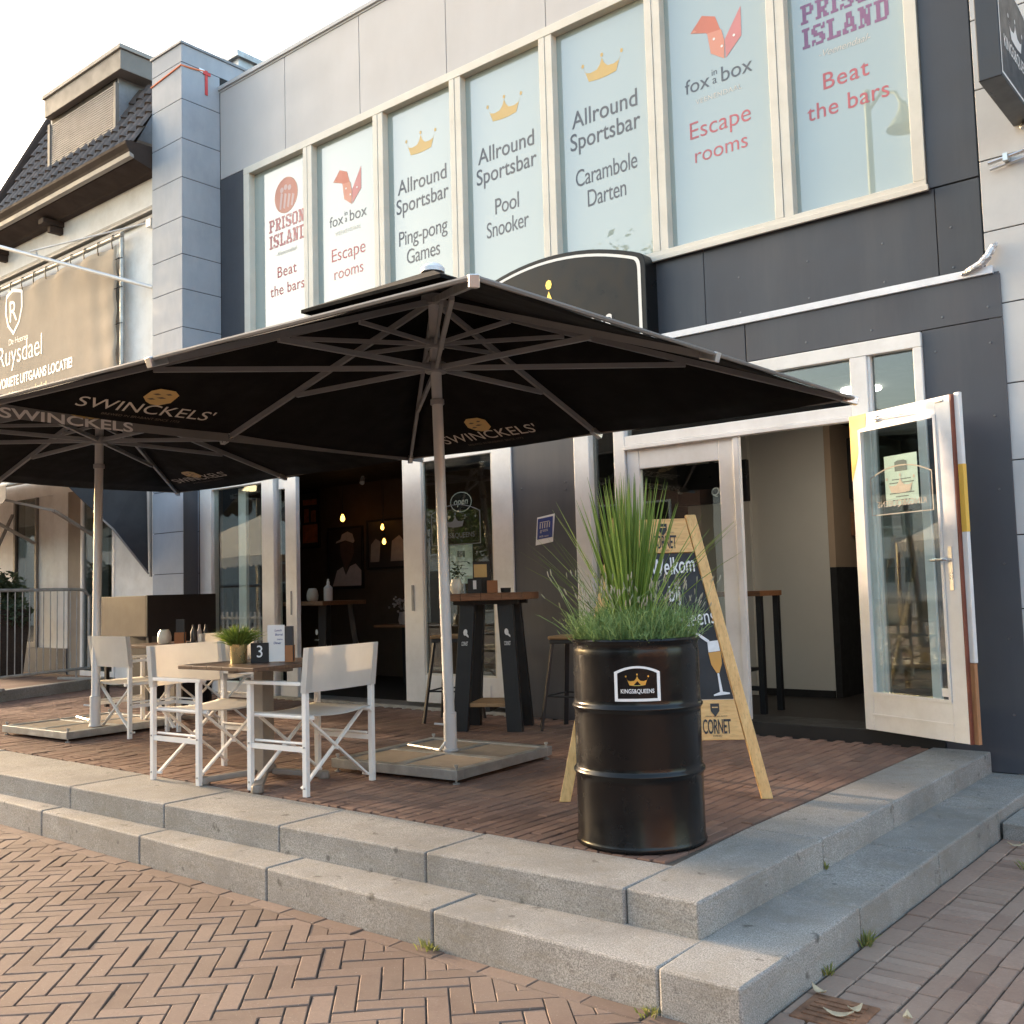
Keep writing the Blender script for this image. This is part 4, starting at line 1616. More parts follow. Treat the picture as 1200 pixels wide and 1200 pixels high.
mb = MB()
mb.tube([bp(0, .26), bp(0, 1.27), bp(.03, 1.33), bp(.90, 1.33), bp(.96, 1.31), bp(1.0, 1.23), bp(1.0, .26)], .021, 8)
mb.tube([bp(0, .27), bp(1, .27)], .019, 8)
build(mb, 'frame', 'galv', ba, smooth=True)
mb = MB()
for k in range(1, 17):
    mb.tube([bp(k / 17, .27), bp(k / 17, 1.33)], .007, 6)
build(mb, 'bars', 'galv', ba)
for t_ in (.12, .88):
    mb = MB()
    c_ = Vector(bp(t_, .13))
    mb.bar(c_ + Vector((-.28, -.1, .02)), c_ + Vector((.28, .1, .02)), .05, .03)
    mb.tube([c_ + Vector((0, 0, .02)), c_ + Vector((0, 0, .16))], .015, 6)
    build(mb, 'foot', 'galv', ba)

# planter with a dark shrub behind the barrier
wp_ = thing('wicker_planter', 'tall dark wicker planter behind the crowd barrier', 'planter', (-14.95, -.75, .13))
mb = MB()
mb.hexa([(-.20, -.20, 0), (.20, -.20, 0), (.20, .20, 0), (-.20, .20, 0)], (0, 0, .01))
mb.add([(-.22, -.22, .01), (.22, -.22, .01), (.22, .22, .01), (-.22, .22, .01), (-.30, -.30, .95), (.30, -.30, .95), (.30, .30, .95), (-.30, .30, .95),
        (-.26, -.26, .95), (.26, -.26, .95), (.26, .26, .95), (-.26, .26, .95), (-.26, -.26, .88), (.26, -.26, .88), (.26, .26, .88), (-.26, .26, .88)],
       [(0, 1, 5, 4), (1, 2, 6, 5), (2, 3, 7, 6), (3, 0, 4, 7), (4, 5, 9, 8), (5, 6, 10, 9), (6, 7, 11, 10), (7, 4, 8, 11), (8, 9, 13, 12), (9, 10, 14, 13), (10, 11, 15, 14), (11, 8, 12, 15)])
build(mb, 'pot', 'wicker', wp_, local=True)
build(MB().box(-.26, .26, -.26, .26, .86, .885), 'soil', 'soil', wp_, local=True)


def bush(name, label, cat, c, rx, ry, rz, n, leaf, mat, seed, group=None, stem=None):
    """leaf-sized faces through the volume of several lobes, thinner towards the rim"""
    r_ = random.Random(seed)
    t = thing(name, label, cat, c, 0, group)
    mb = MB()
    lobes = [(Vector((r_.uniform(-.55, .55) * rx, r_.uniform(-.55, .55) * ry, r_.uniform(-.5, .6) * rz)), r_.uniform(.4, .7)) for _ in range(9)]
    for k in range(n):
        lc, lr = r_.choice(lobes)
        d = Vector((r_.gauss(0, 1), r_.gauss(0, 1), r_.gauss(0, 1))).normalized()
        q = r_.random() ** .45 * lr
        p = lc + Vector((d.x * rx * q, d.y * ry * q, d.z * rz * q))
        a = Vector((r_.gauss(0, 1), r_.gauss(0, 1), r_.gauss(0, .6))).normalized()
        b = a.cross(Vector((r_.gauss(0, 1), r_.gauss(0, 1), r_.gauss(0, 1)))).normalized()
        s = leaf * r_.uniform(.6, 1.3)
        mb.tint = min(.99, max(.01, r_.gauss(.45, .25)))
        p = p + Vector((0, 0, stem or 0))
        mb.add([p - a * s, p + b * s * .45, p + a * s, p - b * s * .45], [(0, 1, 2, 3)])
    build(mb, 'crown', mat, t, local=True)
    if stem:
        mb = MB()
        mb.tube([(0, 0, 0), (0.02, .01, stem * .5), (.0, .0, stem)], [max(.02, stem * .02), max(.016, stem * .016), max(.012, stem * .012)], 8)
        for k in range(6):
            a = 6.283 * k / 6 + r_.random()
            mb.tube([(0, 0, stem * (.62 + .05 * k)), (math.cos(a) * rx * .5, math.sin(a) * ry * .5, stem + rz * r_.uniform(-.2, .5))], [max(.012, stem * .010), max(.005, stem * .003)], 6)
        build(mb, 'trunk', 'bark', t, local=True, smooth=True)
    return t


bush('dark_shrub', 'bushy dark green shrub in the wicker planter', 'shrub', (-14.95, -.75, .98), .55, .5, .45, 2600, .05, 'dark_leaf', 21, stem=.25)

# ------------------------------------------------------------------ right neighbour
rn = thing('grey_clad_building', 'pale grey clad building front at the right edge', 'building', (-.6, .34, 0))
mb = MB()
RY = .0145  # wall sheets, cable duct and sign scaled about the camera onto this plane
mb.box(-1.792, 3.0, RY + .012, .9, -.3, 7.6)
build(mb, 'core', 'seam', rn)
mb = MB()
zz = [-.28, .45, .95, 1.44, 1.94, 2.46, 3.01, 3.52, 4.02, 4.53, 5.03, 5.53, 6.03, 6.56, 7.05, 7.6]
for a, b in zip(zz[:-1], zz[1:]):
    for xa, xb in ((-1.80, -.2), (-.192, 3.0)):
        mb.box(xa, xb, RY, RY + .0115, a + .004, b - .004)
build(mb, 'sheets', 'panel_grey', rn, bevel=.002, seg=1)
mb = MB()
mb.tube([(-1.725, -.06, 3.962), (-1.15, -.06, 4.025), (.5, -.06, 4.205)], .0135, 8)
mb.tube([(-1.725, -.02, 3.932), (-1.15, -.02, 3.995), (.5, -.02, 4.175)], .009, 8)
for xx in (-1.63, -1.25):
    mb.box(xx, xx + .03, -.08, RY - .001, 3.94 + (xx + 1.725) * .11, 3.99 + (xx + 1.725) * .11)
build(mb, 'cable_duct', 'alu', rn)

ps = thing('projecting_sign', 'black projecting light box with white crown logo on the right wall', 'sign', (-1.5, -.4, 4.19))
mb = MB()
prof = [(-.828, 4.192), (.005, 4.192), (.005, 4.79), (-.12, 4.857), (-.407, 4.895), (-.70, 4.857), (-.828, 4.79)]
mb.hexa([(-1.569, a, b) for a, b in prof], (.135, 0, 0))
fixn(build(mb, 'box', 'sign_dark', ps, bevel=.006))
fp = lambda x, y: (-1.4322, -.411 + x * .9577, 4.192 + y * .9577)  # sign scaled about the camera; box corners above already include the factor
mb = MB()
o_ = [(-.43, .02), (.43, .02), (.43, .61), (.28, .685), (0, .72), (-.28, .685), (-.43, .61)]
ring2d(mb, fp, o_, [(x * .955, .018 + y * .955) for x, y in o_])
crown(mb, lambda x, y: fp(x, y + .36), .38)
lay(mb, text2d('KINGS&QUEENS', .012), lambda x, y: fp(x, y + .235), .66, .085 / .72)
build(mb, 'lettering', 'print_white', ps)
mb = MB()
mb.ball((-1.505, -.02, 4.168), .022, 6)
build(mb, 'bolt', 'alu', ps)
build(MB().box(-1.535, -1.465, .004, .0144, 4.26, 4.75), 'wall_plate', 'alu', ps)

# big arched sign above the entrance
ks = thing('arched_sign', 'big black arched bar sign with white outline behind the large parasol', 'sign', (-5.65, .25, 3.15))
W_, H_ = 2.12, 1.135
ol = arch_outline(W_, H_, .22, 18)


def rounded(pts, r, n=5):
    out = []
    m = len(pts)
    for i, p in enumerate(pts):
        a, b = Vector(pts[i - 1]), Vector(pts[(i + 1) % m])
        p = Vector(p)
        d1, d2 = (a - p), (b - p)
        if d1.normalized().dot(d2.normalized()) > -.9:
            s1, s2 = p + d1.normalized() * min(r, d1.length * .45), p + d2.normalized() * min(r, d2.length * .45)
            for k in range(n + 1):
                t = k / n
                out.append(tuple(s1.lerp(p, t).lerp(p.lerp(s2, t), t)))
        else:
            out.append(tuple(p))
    return out


ol = rounded(ol, .10)
mb = MB()
mb.hexa([(-5.65 + x, .15, 3.15 + y) for x, y in ol], (0, .19, 0))
fixn(build(mb, 'box', 'sign_black', ks, bevel=.006))
mb = MB()
f = plane((-5.65, .147, 3.15), (1, 0, 0), (0, 0, 1))
sh = lambda k, o: [(x * k, H_ / 2 + (y - H_ / 2) * o) for x, y in ol]
ring2d(mb, f, sh(.955, .93), sh(.925, .885))
build(mb, 'outline', 'print_white', ks)
mb = MB()
lay(mb, text2d('KINGS&QUEENS', .008), lambda x, y: f(x, y + .262), 1.40, .20 / .72)
build(mb, 'lettering', 'print_white', ks)
mb = MB()
crown(mb, lambda x, y: f(x, y + .39), 1.05, True)
build(mb, 'emblem', 'gold', ks)

# blue sticker on the dark pier
sk = thing('notice_plate', 'small blue and white notice on the dark pier beside the narrow window', 'notice', (-5.66, 0, 1.55))
q = [(-5.778, 1.565), (-5.578, 1.59), (-5.548, 1.845), (-5.75, 1.82)]
mb = MB()
mb.hexa([(x, -.003, z) for x, z in q], (0, .0025, 0))
build(mb, 'plate', 'print_white', sk)
c_ = (-5.664, 1.72)
mb = MB()
f = plane((-5.664, -.0045, 1.70), (1, 0, .10), (.08, 0, 1))
mb.poly([f(-.088, -.075), f(.088, -.075), f(.088, .115), f(-.088, .115)])
build(mb, 'blue_field', 'print_blue', sk)
mb = MB()
f2 = plane((-5.664, -.006, 1.70), (1, 0, .10), (.08, 0, 1))
for k in range(5):
    mb.poly([f2(-.062 + k * .027, .02), f2(-.052 + k * .027, .02), f2(-.050 + k * .027, .07), f2(-.060 + k * .027, .07)])
mb.poly([f2(-.062, .074), f2(.05, .074), f2(.05, .080), f2(-.062, .080)])
lay(mb, text2d('gratis', 0), lambda x, y: f2(x - .01, y - .012), .09)
lay(mb, text2d('WiFi zone', 0), lambda x, y: f2(x - .01, y - .062), .11)
build(mb, 'print', 'print_tan', sk)

# ------------------------------------------------------------------ parasols


def parasol(name, label, corners, apex, base, group, vent=.29, rot=0, hub2=2.90, slider=2.73, texts=(), skirt=None, base_pts=None, pole_r=.037, vh=.16):
    t = thing(name, label, 'parasol', base, 0, group)
    cs = [Vector(c) for c in corners]
    ap = Vector(apex)
    # canopy: four sloping fields, opening under the vent, slightly sagging between the ribs
    mb = MB()
    n = 10
    m = 8
    for a, b in zip(cs, cs[1:] + cs[:1]):
        g = []
        for j in range(m + 1):
            s = .22 + .78 * j / m
            for i in range(n + 1):
                u = i / n
                p = ap + (a.lerp(b, u) - ap) * s
                sag = .020 * math.sin(math.pi * (2 * u % 1)) * s
                p = p - Vector((0, 0, sag))
                g.append(p)
        mb.add(g, [(j * (n + 1) + i, j * (n + 1) + i + 1, (j + 1) * (n + 1) + i + 1, (j + 1) * (n + 1) + i) for j in range(m) for i in range(n)])
    cn = build(mb, 'canopy', 'canopy', t, smooth=True, solid=.004)
    mb = MB()
    for a, b in zip(cs, cs[1:] + cs[:1]):
        mb.tube([a, b], .012, 6)
    build(mb, 'hem', 'taupe', cn)
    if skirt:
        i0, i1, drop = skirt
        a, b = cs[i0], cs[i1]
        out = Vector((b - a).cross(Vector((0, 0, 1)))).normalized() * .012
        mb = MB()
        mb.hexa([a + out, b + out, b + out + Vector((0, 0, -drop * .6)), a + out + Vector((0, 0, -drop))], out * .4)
        sk_ = build(mb, 'skirt', 'canopy_skirt_sheen', cn)
        d = (b - a).normalized()
        fn = lambda x, y: tuple(a + out * 1.5 + d * x + Vector((0, 0, -drop * .93)) + Vector((0, 0, y)))
        mb = MB()
        lay(mb, text2d('SWINCKELS', .02), lambda x, y: fn(x + skirt_text[0], y), skirt_text[1], .068 / .72)
        build(mb, 'skirt_lettering', 'print_white', cn)
        mb = MB()
        disc(mb, lambda x, y: fn(x + skirt_text[0] + .12, y + .09), 0, 0, .13, 12, .035)
        build(mb, 'skirt_emblem', 'print_gold', cn)
    # vent cap above the opening
    mb = MB()
    va = ap + Vector((0, 0, vh))
    vc = [ap + (c - ap) * vent + Vector((0, 0, vh - .06)) for c in cs]
    for a, b in zip(vc, vc[1:] + vc[:1]):
        mb.add([va, a, b], [(0, 1, 2)])
        mb.add([a, b, b - Vector((0, 0, .022)), a - Vector((0, 0, .022))], [(0, 3, 2, 1)])
    build(mb, 'vent_canopy', 'canopy', t, solid=.004)
    mb = MB()
    mb.lathe([(.085, 0), (.085, .03), (.06, .055), (.02, .07), (.001, .072)], va - Vector((0, 0, .02)), 20)
    build(mb, 'top_cap', 'trim_white', t, smooth=True)
    # pole, hubs
    bp_ = Vector(base)
    hub = Vector((ap.x, ap.y, ap.z - .06))
    mb = MB()
    mb.tube([bp_ + Vector((0, 0, .02)), bp_.lerp(hub, .5), hub], pole_r, 16)
    build(mb, 'pole', 'pole_grey', t, smooth=True)
    at = lambda z: bp_ + (hub - bp_) * ((z - bp_.z) / (hub.z - bp_.z))
    mb = MB()
    for z, r in ((hub.z, .085), (hub2, .065), (slider, .075)):
        c = at(z)
        mb.lathe([(r, -.035), (r, .035)], c, 16)
    mb.lathe([(.048, -.02), (.048, .02)], at(slider - .24), 16)
    build(mb, 'hub', 'rib_grey', t, bevel=.004)
    ends = []
    for i in range(4):
        ends.append(cs[i])
        ends.append((cs[i] + cs[(i + 1) % 4]) / 2)
    for k, e_ in enumerate(ends):
        mb = MB()
        off = Vector((0, 0, -.032))
        mb.bar(hub, e_ + off * .6, .026, .040)
        rib = build(mb, 'rib', 'rib_grey', t)
        mb = MB()
        d = (e_ - hub).normalized()
        mb.bar(e_ - d * .09 + off * .5, e_ + d * .02 + off * .5, .045, .055)
        build(mb, 'end_cap', 'alu', rib, bevel=.004)
        fr = .60 if k % 2 == 0 else .62
        mb = MB()
        mb.bar(at(slider), hub.lerp(e_, fr) + off * 1.2, .024, .034)
        build(mb, 'strut', 'rib_grey', t)
        mb = MB()
        mb.bar(at(hub2), hub.lerp(e_, fr * .52) + off * 1.2, .020, .028)
        build(mb, 'upper_strut', 'rib_grey', t)
    # lettering inside the canopy
    for (i0, i1, s, w, tb, te) in texts:
        a, b = cs[i0], cs[i1]
        e_ = (b - a).normalized()
        up = (ap - a) - e_ * (ap - a).dot(e_)
        U = up.normalized()
        nn = e_.cross(U)
        if nn.z > 0:
            nn = -nn
        fn = lambda x, y: tuple(a + e_ * (s + x) + U * y + nn * .030)
        mb = MB()
        lay(mb, text2d('SWINCKELS\'', .0), lambda x, y: fn(x, tb + y), w, .125 / .72)
        build(mb, 'lettering', 'print_tan', cn)
        mb = MB()
        k = .13
        mb.poly([fn(-k * .2, te - k * .8), fn(k * .3, te - k * .85), fn(k * .85, te - k * .45), fn(k * .95, te + k * .35), fn(k * .55, te + k * .7), fn(-k * .35, te + k * .75), fn(-k * .75, te + k * .45), fn(-k * .9, te - k * .2), fn(-k * .55, te - k * .6)])
        build(mb, 'emblem', 'print_gold', cn)
        mb = MB()
        fn3 = lambda x, y: tuple(a + e_ * (s + x) + U * y + nn * .032)
        for px, py, l in ((-.3, .2, .5), (.1, -.1, .6), (-.4, -.3, .5), (.35, .3, .4)):
            mb.poly([fn3((px - l / 2) * k, te + py * k), fn3((px) * k, te + (py + .12) * k), fn3((px + l / 2) * k, te + (py + .02) * k), fn3(px * k, te + (py - .06) * k)])
        lay(mb, text2d('BREWED IN BRABANT SINCE 1773', 0), lambda x, y: fn3(x, tb - .07 + y), .6)
        build(mb, 'emblem_detail', 'counter_front', cn)
    # ballast base: steel frame with four concrete slabs, socket and levelling feet
    c, ang, side = base_pts
    R_ = Matrix.Rotation(ang, 4, 'Z')
    T_ = Matrix.Translation(c) @ R_
    h = side / 2

    def lb(mb, x0, x1, y0, y1, z0, z1):
        q = [T_ @ Vector(p) for p in ((x0, y0, z0), (x1, y0, z0), (x1, y1, z0), (x0, y1, z0))]
        return mb.hexa(q, (0, 0, z1 - z0))

    mb = MB()
    for s_ in (-1, 1):
        lb(mb, -h, h, s_ * h - (.06 if s_ > 0 else 0), s_ * h + (0 if s_ > 0 else .06), .028, .088)
        lb(mb, s_ * h - (.06 if s_ > 0 else 0), s_ * h + (0 if s_ > 0 else .06), -h + .061, h - .061, .028, .087)
    lb(mb, -.03, .03, -h + .061, h - .061, .03, .084)
    lb(mb, -h + .061, -.031, -.03, .03, .03, .083)
    lb(mb, .031, h - .061, -.03, .03, .03, .083)
    bs = build(mb, 'base_frame', 'galv', t, bevel=.003)
    for sx in (-1, 1):
        for sy in (-1, 1):
            mb = MB()
            a0, a1 = sorted((sx * .034, sx * (h - .064)))
            b0, b1 = sorted((sy * .034, sy * (h - .064)))
            lb(mb, a0, a1, b0, b1, .032, .079)
            build(mb, 'ballast_slab', 'paver_slab', t, bevel=.004)
            mb = MB()
            p = T_ @ Vector((sx * (h - .03), sy * (h - .03), 0))
            mb.lathe([(.022, 0), (.022, .008), (.007, .012), (.007, .10), (.013, .102), (.013, .116)], p, 10)
            build(mb, 'levelling_foot', 'galv', bs)
    mb = MB()
    mb.lathe([(.055, .085), (.055, .095), (.045, .10), (.045, .34), (.04, .345)], (bp_.x, bp_.y, 0), 16)
    mb.tube([(bp_.x - .04, bp_.y - .02, .26), (bp_.x - .10, bp_.y - .05, .265)], .008, 6)
    build(mb, 'socket', 'pole_grey', t, smooth=True)
    mb = MB()
    mb.tube([T_ @ Vector((-.42, .12, .092)), T_ @ Vector((-.05, .02, .095)), bp_ + Vector((0, 0, .11))], .010, 6)
    build(mb, 'lock_bar', 'alu', t)
    return t


skirt_text = (0, 0)
G_P = 'black parasols over the terrace'
parasol('parasol', 'large black parasol in front with its pole between the drum and white chairs',
        [(-2.65, -4.33, 2.43), (-2.60, -.40, 2.43), (-6.80, -.58, 2.43), (-6.93, -4.62, 2.43)], (-4.86, -2.25, 3.27), (-4.85, -2.19, .08), G_P,
        texts=((3, 2, 1.21, 1.04, .27, .50), (2, 1, 1.12, 1.03, .18, .40)), base_pts=((-4.83, -2.28, 0), rad(4.5), 1.06))
skirt_text = (.85, .95)
parasol('parasol', 'black parasol further back on the left over the second table',
        [(-6.80, -4.75, 2.50), (-6.80, -.42, 2.47), (-11.05, -.36, 2.47), (-11.05, -4.7, 2.47)], (-8.78, -2.6, 3.05), (-8.55, -2.76, .08), G_P,
        texts=((2, 1, 1.02, 1.02, .30, .47),), base_pts=((-8.90, -2.62, 0), rad(3), 1.06), skirt=(0, 1, .11), hub2=2.78, slider=2.63, vh=.13)

# ------------------------------------------------------------------ terrace furniture
G_C = 'white folding director chairs'
ch = thing('director_chair', 'white canvas director chair with its back to the drum, right of table three', 'chair', (-5.05, -3.225, 0), rad(185.6), G_C)
HW, HD = .285, .235
lg = dict(local=True, bevel=.003)
for sx in (-1, 1):
    for sy in (-1, 1):
        mb = MB()
        if sx < 0:
            mb.hexa([(sx * HD - .017, sy * HW - .015, 0), (sx * HD + .017, sy * HW - .015, 0), (sx * HD + .017, sy * HW + .015, 0), (sx * HD - .017, sy * HW + .015, 0)], (0, 0, .60))
            mb.bar((sx * HD, sy * HW, .60), (sx * HD - .03, sy * HW, .86), .03, .034, (1, 0, 0))
        else:
            mb.box(HD - .017, HD + .017, sy * HW - .015, sy * HW + .015, 0, .64)
        build(mb, 'leg', 'chair_white', ch, **lg)
for sy in (-1, 1):
    mb = MB()
    mb.box(-HD + .018, HD + .035, sy * HW - .020, sy * HW + .020, .6405, .662)
    build(mb, 'arm', 'chair_white', ch, **lg)
    mb = MB()
    mb.box(-HD + .018, HD - .018, sy * HW - .010, sy * HW + .010, .255, .285)
    mb.tube([(-HD - .03, sy * (HW - .030), .452), (HD + .05, sy * (HW - .030), .452)], .014, 10)
    mb.tube([(-HD + .02, sy * (HW - .022), .30), (HD - .02, sy * (HW - .022), .30)], .008, 8)
    build(mb, 'side_rail', 'chair_white', ch, smooth=True, local=True)
for sx in (-1, 1):
    mb = MB()
    xx = sx * (HD - .03)
    mb.bar((xx, -HW + .02, .045), (xx, HW - .035, .45), .014, .026, (1, 0, 0))
    mb.bar((xx + .017, HW - .02, .045), (xx + .017, -HW + .035, .45), .014, .026, (1, 0, 0))
    b0 = len(mb.v)
    mb.tube([(xx - .012, 0, .24), (xx + .03, 0, .24)], .009, 8)
    for sy in (-1, 1):
        mb.tube([(xx - .02, sy * (HW - .02), .045), (xx + .03, sy * (HW - .02), .045)], .010, 8)
    build(mb, 'cross_brace', 'chair_white', ch, **lg)
mb = MB()
n = 8
for j in range(n + 1):
    for i in range(n + 1):
        x = -HD - .005 + (2 * HD + .035) * i / n
        yy = -1 + 2 * j / n
        mb.v.append((x, yy * (HW - .018), .468 - .022 * (1 - yy * yy)))
        mb.t.append(.5)
mb.f += [(j * (n + 1) + i, j * (n + 1) + i + 1, (j + 1) * (n + 1) + i + 1, (j + 1) * (n + 1) + i) for j in range(n) for i in range(n)]
build(mb, 'seat', 'chair_canvas', ch, smooth='all', local=True, solid=.003)
mb = MB()
n, m = 12, 4
for j in range(m + 1):
    z = .60 + .265 * j / m
    for i in range(n + 1):
        yy = -1 + 2 * i / n
        mb.v.append((-HD - .03 * (z - .60) / .26 - .018 * (1 - yy * yy) - .019 * (1 if abs(yy) > .9 else .6), yy * (HW + .016), z))
        mb.t.append(.5)
mb.f += [(j * (n + 1) + i, j * (n + 1) + i + 1, (j + 1) * (n + 1) + i + 1, (j + 1) * (n + 1) + i) for j in range(m) for i in range(n)]
for sy in (-1, 1):     # sleeves round the posts
    mb.hexa([(-HD + .0195, sy * HW - .018, .60), (-HD + .0195, sy * HW + .018, .60), (-HD - .0205, sy * HW + .018, .60), (-HD - .0205, sy * HW - .018, .60)], (-.03, 0, .262))
build(mb, 'backrest', 'chair_canvas', ch, local=True, solid=.003)
mb = MB()
for sy in (-1, 1):
    for sx, zz in ((-1, .285), (1, .285), (-1, .05), (1, .05)):
        b0 = len(mb.v)
        mb.tube([(sx * HD, sy * (HW + .014), zz), (sx * HD, sy * (HW + .020), zz)], .006, 8)
build(mb, 'bolts', 'galv', ch, local=True)
dup(ch, (-5.92, -3.355, 0), rad(4), 'white canvas director chair facing right, left of table three', G_C)
dup(ch, (-8.36, -2.48, 0), rad(91), 'white canvas director chair leftmost, seen from behind beside the rear parasol pole', G_C)
dup(ch, (-7.98, -1.98, 0), rad(183), 'white canvas director chair behind the front ones at the second table', G_C)

G_T = 'low wooden terrace tables'
tb = thing('terrace_table', 'square brown wooden table with number three between the two front chairs', 'table', (-5.42, -3.31, 0), rad(2), G_T)
mb = MB()
for k in range(5):
    mb.box(-.375 + k * .15 + .001, -.375 + (k + 1) * .15 - .001, -.375, .375, .728, .752)
build(mb, 'tabletop', 'table_wood', tb, local=True, bevel=.003)
mb = MB()
mb.box(-.25, .25, -.03, .03, .700, .727)
mb.box(-.03, .03, -.25, -.0305, .700, .726)
mb.box(-.03, .03, .0305, .25, .700, .726)
build(mb, 'bracket', 'taupe_metal', tb, local=True)
build(MB().box(-.045, .045, -.045, .045, .06, .6995), 'column', 'taupe_metal', tb, local=True, bevel=.004)
for k in range(4):
    a = rad(45 + 90 * k)
    mb = MB()
    p = Vector((math.cos(a), math.sin(a), 0))
    mb.bar(p * .05 + Vector((0, 0, .065)), p * .36 + Vector((0, 0, .030)), .06, .035)
    mb.lathe([(.038, 0), (.040, .012), (.036, .046), (.02, .052)], p * .37, 12)
    build(mb, 'foot', 'taupe_metal', tb, local=True, bevel=.006)
dup(tb, (-8.62, -1.93, 0), rad(4), 'square brown wooden table at the back beside the rear parasol pole', G_T)

FA = math.atan2(-.80, .60)     # facing the street corner


def facing(loc, ang=FA):
    """local frame whose -y side looks along ang"""
    return ang + math.pi / 2


t = thing('potted_grass', 'brass pot with bushy green grass on table three', 'potted plant', (-5.50, -3.44, .7525))
build(MB().lathe([(.047, 0), (.050, .004), (.056, .115), (.058, .122), (.054, .122), (.052, .108), (.001, .105)], n=28), 'pot', 'brass', t, local=True, smooth=True)
mb = MB()
r_ = random.Random(4)
for k in range(620):
    a = r_.uniform(0, 6.283)
    tl_ = abs(r_.gauss(0, .75))
    d = Vector((math.cos(a) * tl_, math.sin(a) * tl_, 1)).normalized()
    b = Vector((math.cos(a), math.sin(a), 0)) * r_.uniform(0, .045) + Vector((0, 0, .105))
    l = r_.uniform(.08, .175)
    s = d.cross(Vector((r_.gauss(0, 1), r_.gauss(0, 1), r_.gauss(0, 1)))).normalized() * .0035
    m_ = b + d * l * .6
    e_ = b + d * l + Vector((d.x, d.y, -.6)) * l * .22
    mb.tint = min(.99, max(.01, r_.gauss(.5, .28)))
    mb.add([b - s, b + s, m_ + s, m_ - s, e_], [(0, 1, 2, 3), (3, 2, 4)])
build(mb, 'grass', 'grass_pot', t, local=True)


def jar(name, label, cat, loc, h, r, mat, group=None):
    o = build(MB().lathe([(r * .75, 0), (r * .95, h * .12), (r, h * .45), (r * .85, h * .8), (r * .62, h * .97), (r * .6, h), (r * .5, h * .97), (r * .001, h * .9)], n=24), name, mat, None, smooth=True)
    o.location = loc
    return tag(o, label, cat, group)


jar('candle_jar', 'cream ceramic jar half hidden behind the brass pot', 'jar', (-5.60, -3.38, .7525), .10, .04, 'ceramic')


def number_block(loc, num, label, ang=FA):
    t = thing('table_number', label, 'table number', loc, facing(loc, ang))
    build(MB().box(-.058, .058, -.012, .012, 0, .125), 'block', 'black_paint', t, local=True, bevel=.002)
    mb = MB()
    lay(mb, text2d(num, .0), plane((0, -.0128, .035), (1, 0, 0), (0, 0, 1)), .036 if num == '3' else .028, .075 / .70)
    build(mb, 'number', 'chalk', t, local=True)


number_block((-5.385, -3.36, .7525), '3', 'black block with white number three on the front table')


def menu_holder(loc, label, ang=FA, card=True, dark=True, group='menu holders on the tables'):
    t = thing('menu_holder', label, 'menu holder', loc, facing(loc, ang), group)
    mb = MB()
    mb.box(-.045, .045, -.030, -.022, 0, .105)
    mb.box(-.045, .045, .022, .030, 0, .105)
    mb.box(-.045, .045, -.022, .022, 0, .006)
    mb.box(-.045, -.038, -.022, .022, .006, .105)
    build(mb, 'box', 'leather', t, local=True, bevel=.002)
    if card:
        mb = MB()
        mb.hexa([(-.115, -.034, .005), (-.005, -.034, .005), (-.005, -.0325, .235), (-.115, -.0325, .235)], (0, .002, 0))
        c = build(mb, 'card', 'card', t, local=True)
        mb = MB()
        for k, (xx, zz, w) in enumerate(((-.045, .195, .045), (-.04, .168, .05), (-.035, .14, .036), (-.05, .115, .05))):
            lay(mb, text2d(['Lunch', 'Borrel', 'menu', 'Diner'][k], .01, .2), plane((xx, -.0352, zz), (1, 0, 0), (0, 0, 1)), w)
        build(mb, 'card_lettering', 'print_blue', t, local=True)
    if dark:
        build(MB().box(-.035, .042, -.014, .014, .0065, .225), 'menus', 'sign_dark', t, local=True)
    return t


menu_holder((-5.27, -3.24, .7525), 'leather menu holder with white card behind the number three block')
# second table
jar('candle_jar', 'round cream jar on the rear table', 'jar', (-8.66, -2.02, .7525), .13, .065, 'ceramic')
menu_holder((-8.46, -1.98, .7525), 'leather menu holder without a card on the rear table', FA, False, True)
t = thing('condiment_tray', 'dark condiment tray with bottles on the rear table', 'tray', (-8.36, -1.84, .7525), facing(0))
build(MB().box(-.10, .10, -.05, .05, 0, .012), 'tray', 'black_paint', t, local=True)
for k in range(3):
    build(MB().lathe([(.022, .012), (.024, .02), (.024, .10), (.010, .14), (.010, .17), (.001, .172)], (-.06 + .06 * k, 0, 0), 14), 'bottle', ['sign_dark', 'picture_grey', 'black_paint'][k], t, local=True, smooth=True)

# standing table with number one and its stools
bt = thing('standing_table', 'tall bar table with thick wooden top and splayed black legs', 'bar table', (-5.72, -.72, 0), rad(26))
mb = MB()
for k in range(4):
    mb.box(-.35 + k * .175 + .001, -.35 + (k + 1) * .175 - .001, -.33, .33, 1.085, 1.145)
build(mb, 'tabletop', 'bar_wood', bt, local=True, bevel=.004)
for sx in (-1, 1):
    for sy in (-1, 1):
        mb = MB()
        b = [(sx * .235 - .065, sy * .20 - .035, 0), (sx * .235 + .065, sy * .20 - .035, 0), (sx * .235 + .065, sy * .20 + .035, 0), (sx * .235 - .065, sy * .20 + .035, 0)]
        mb.hexa(b, (-sx * .075, -sy * .06, 1.084))
        lgp = build(mb, 'leg', 'black_paint', bt, local=True, bevel=.004)
        if sy < 0:
            fz = lambda x, y: (sx * .235 - sx * .075 * y / 1.085 + x, -.235 + .06 * y / 1.085 - .003, y)
            mb = MB()
            disc(mb, fz, 0, .82, .018, 10, .028)
            mb.poly([fz(-.004, .80), fz(.03, .775), (fz(.03, .79)), fz(.012, .815)])
            lay(mb, text2d('CORNET', .01), lambda x, y: fz(x, .71 + y), .055, .034 / .72)
            build(mb, 'leg_lettering', 'print_white', lgp, local=True)
mb = MB()
mb.box(-.155, .155, -.20, .20, .20, .235)
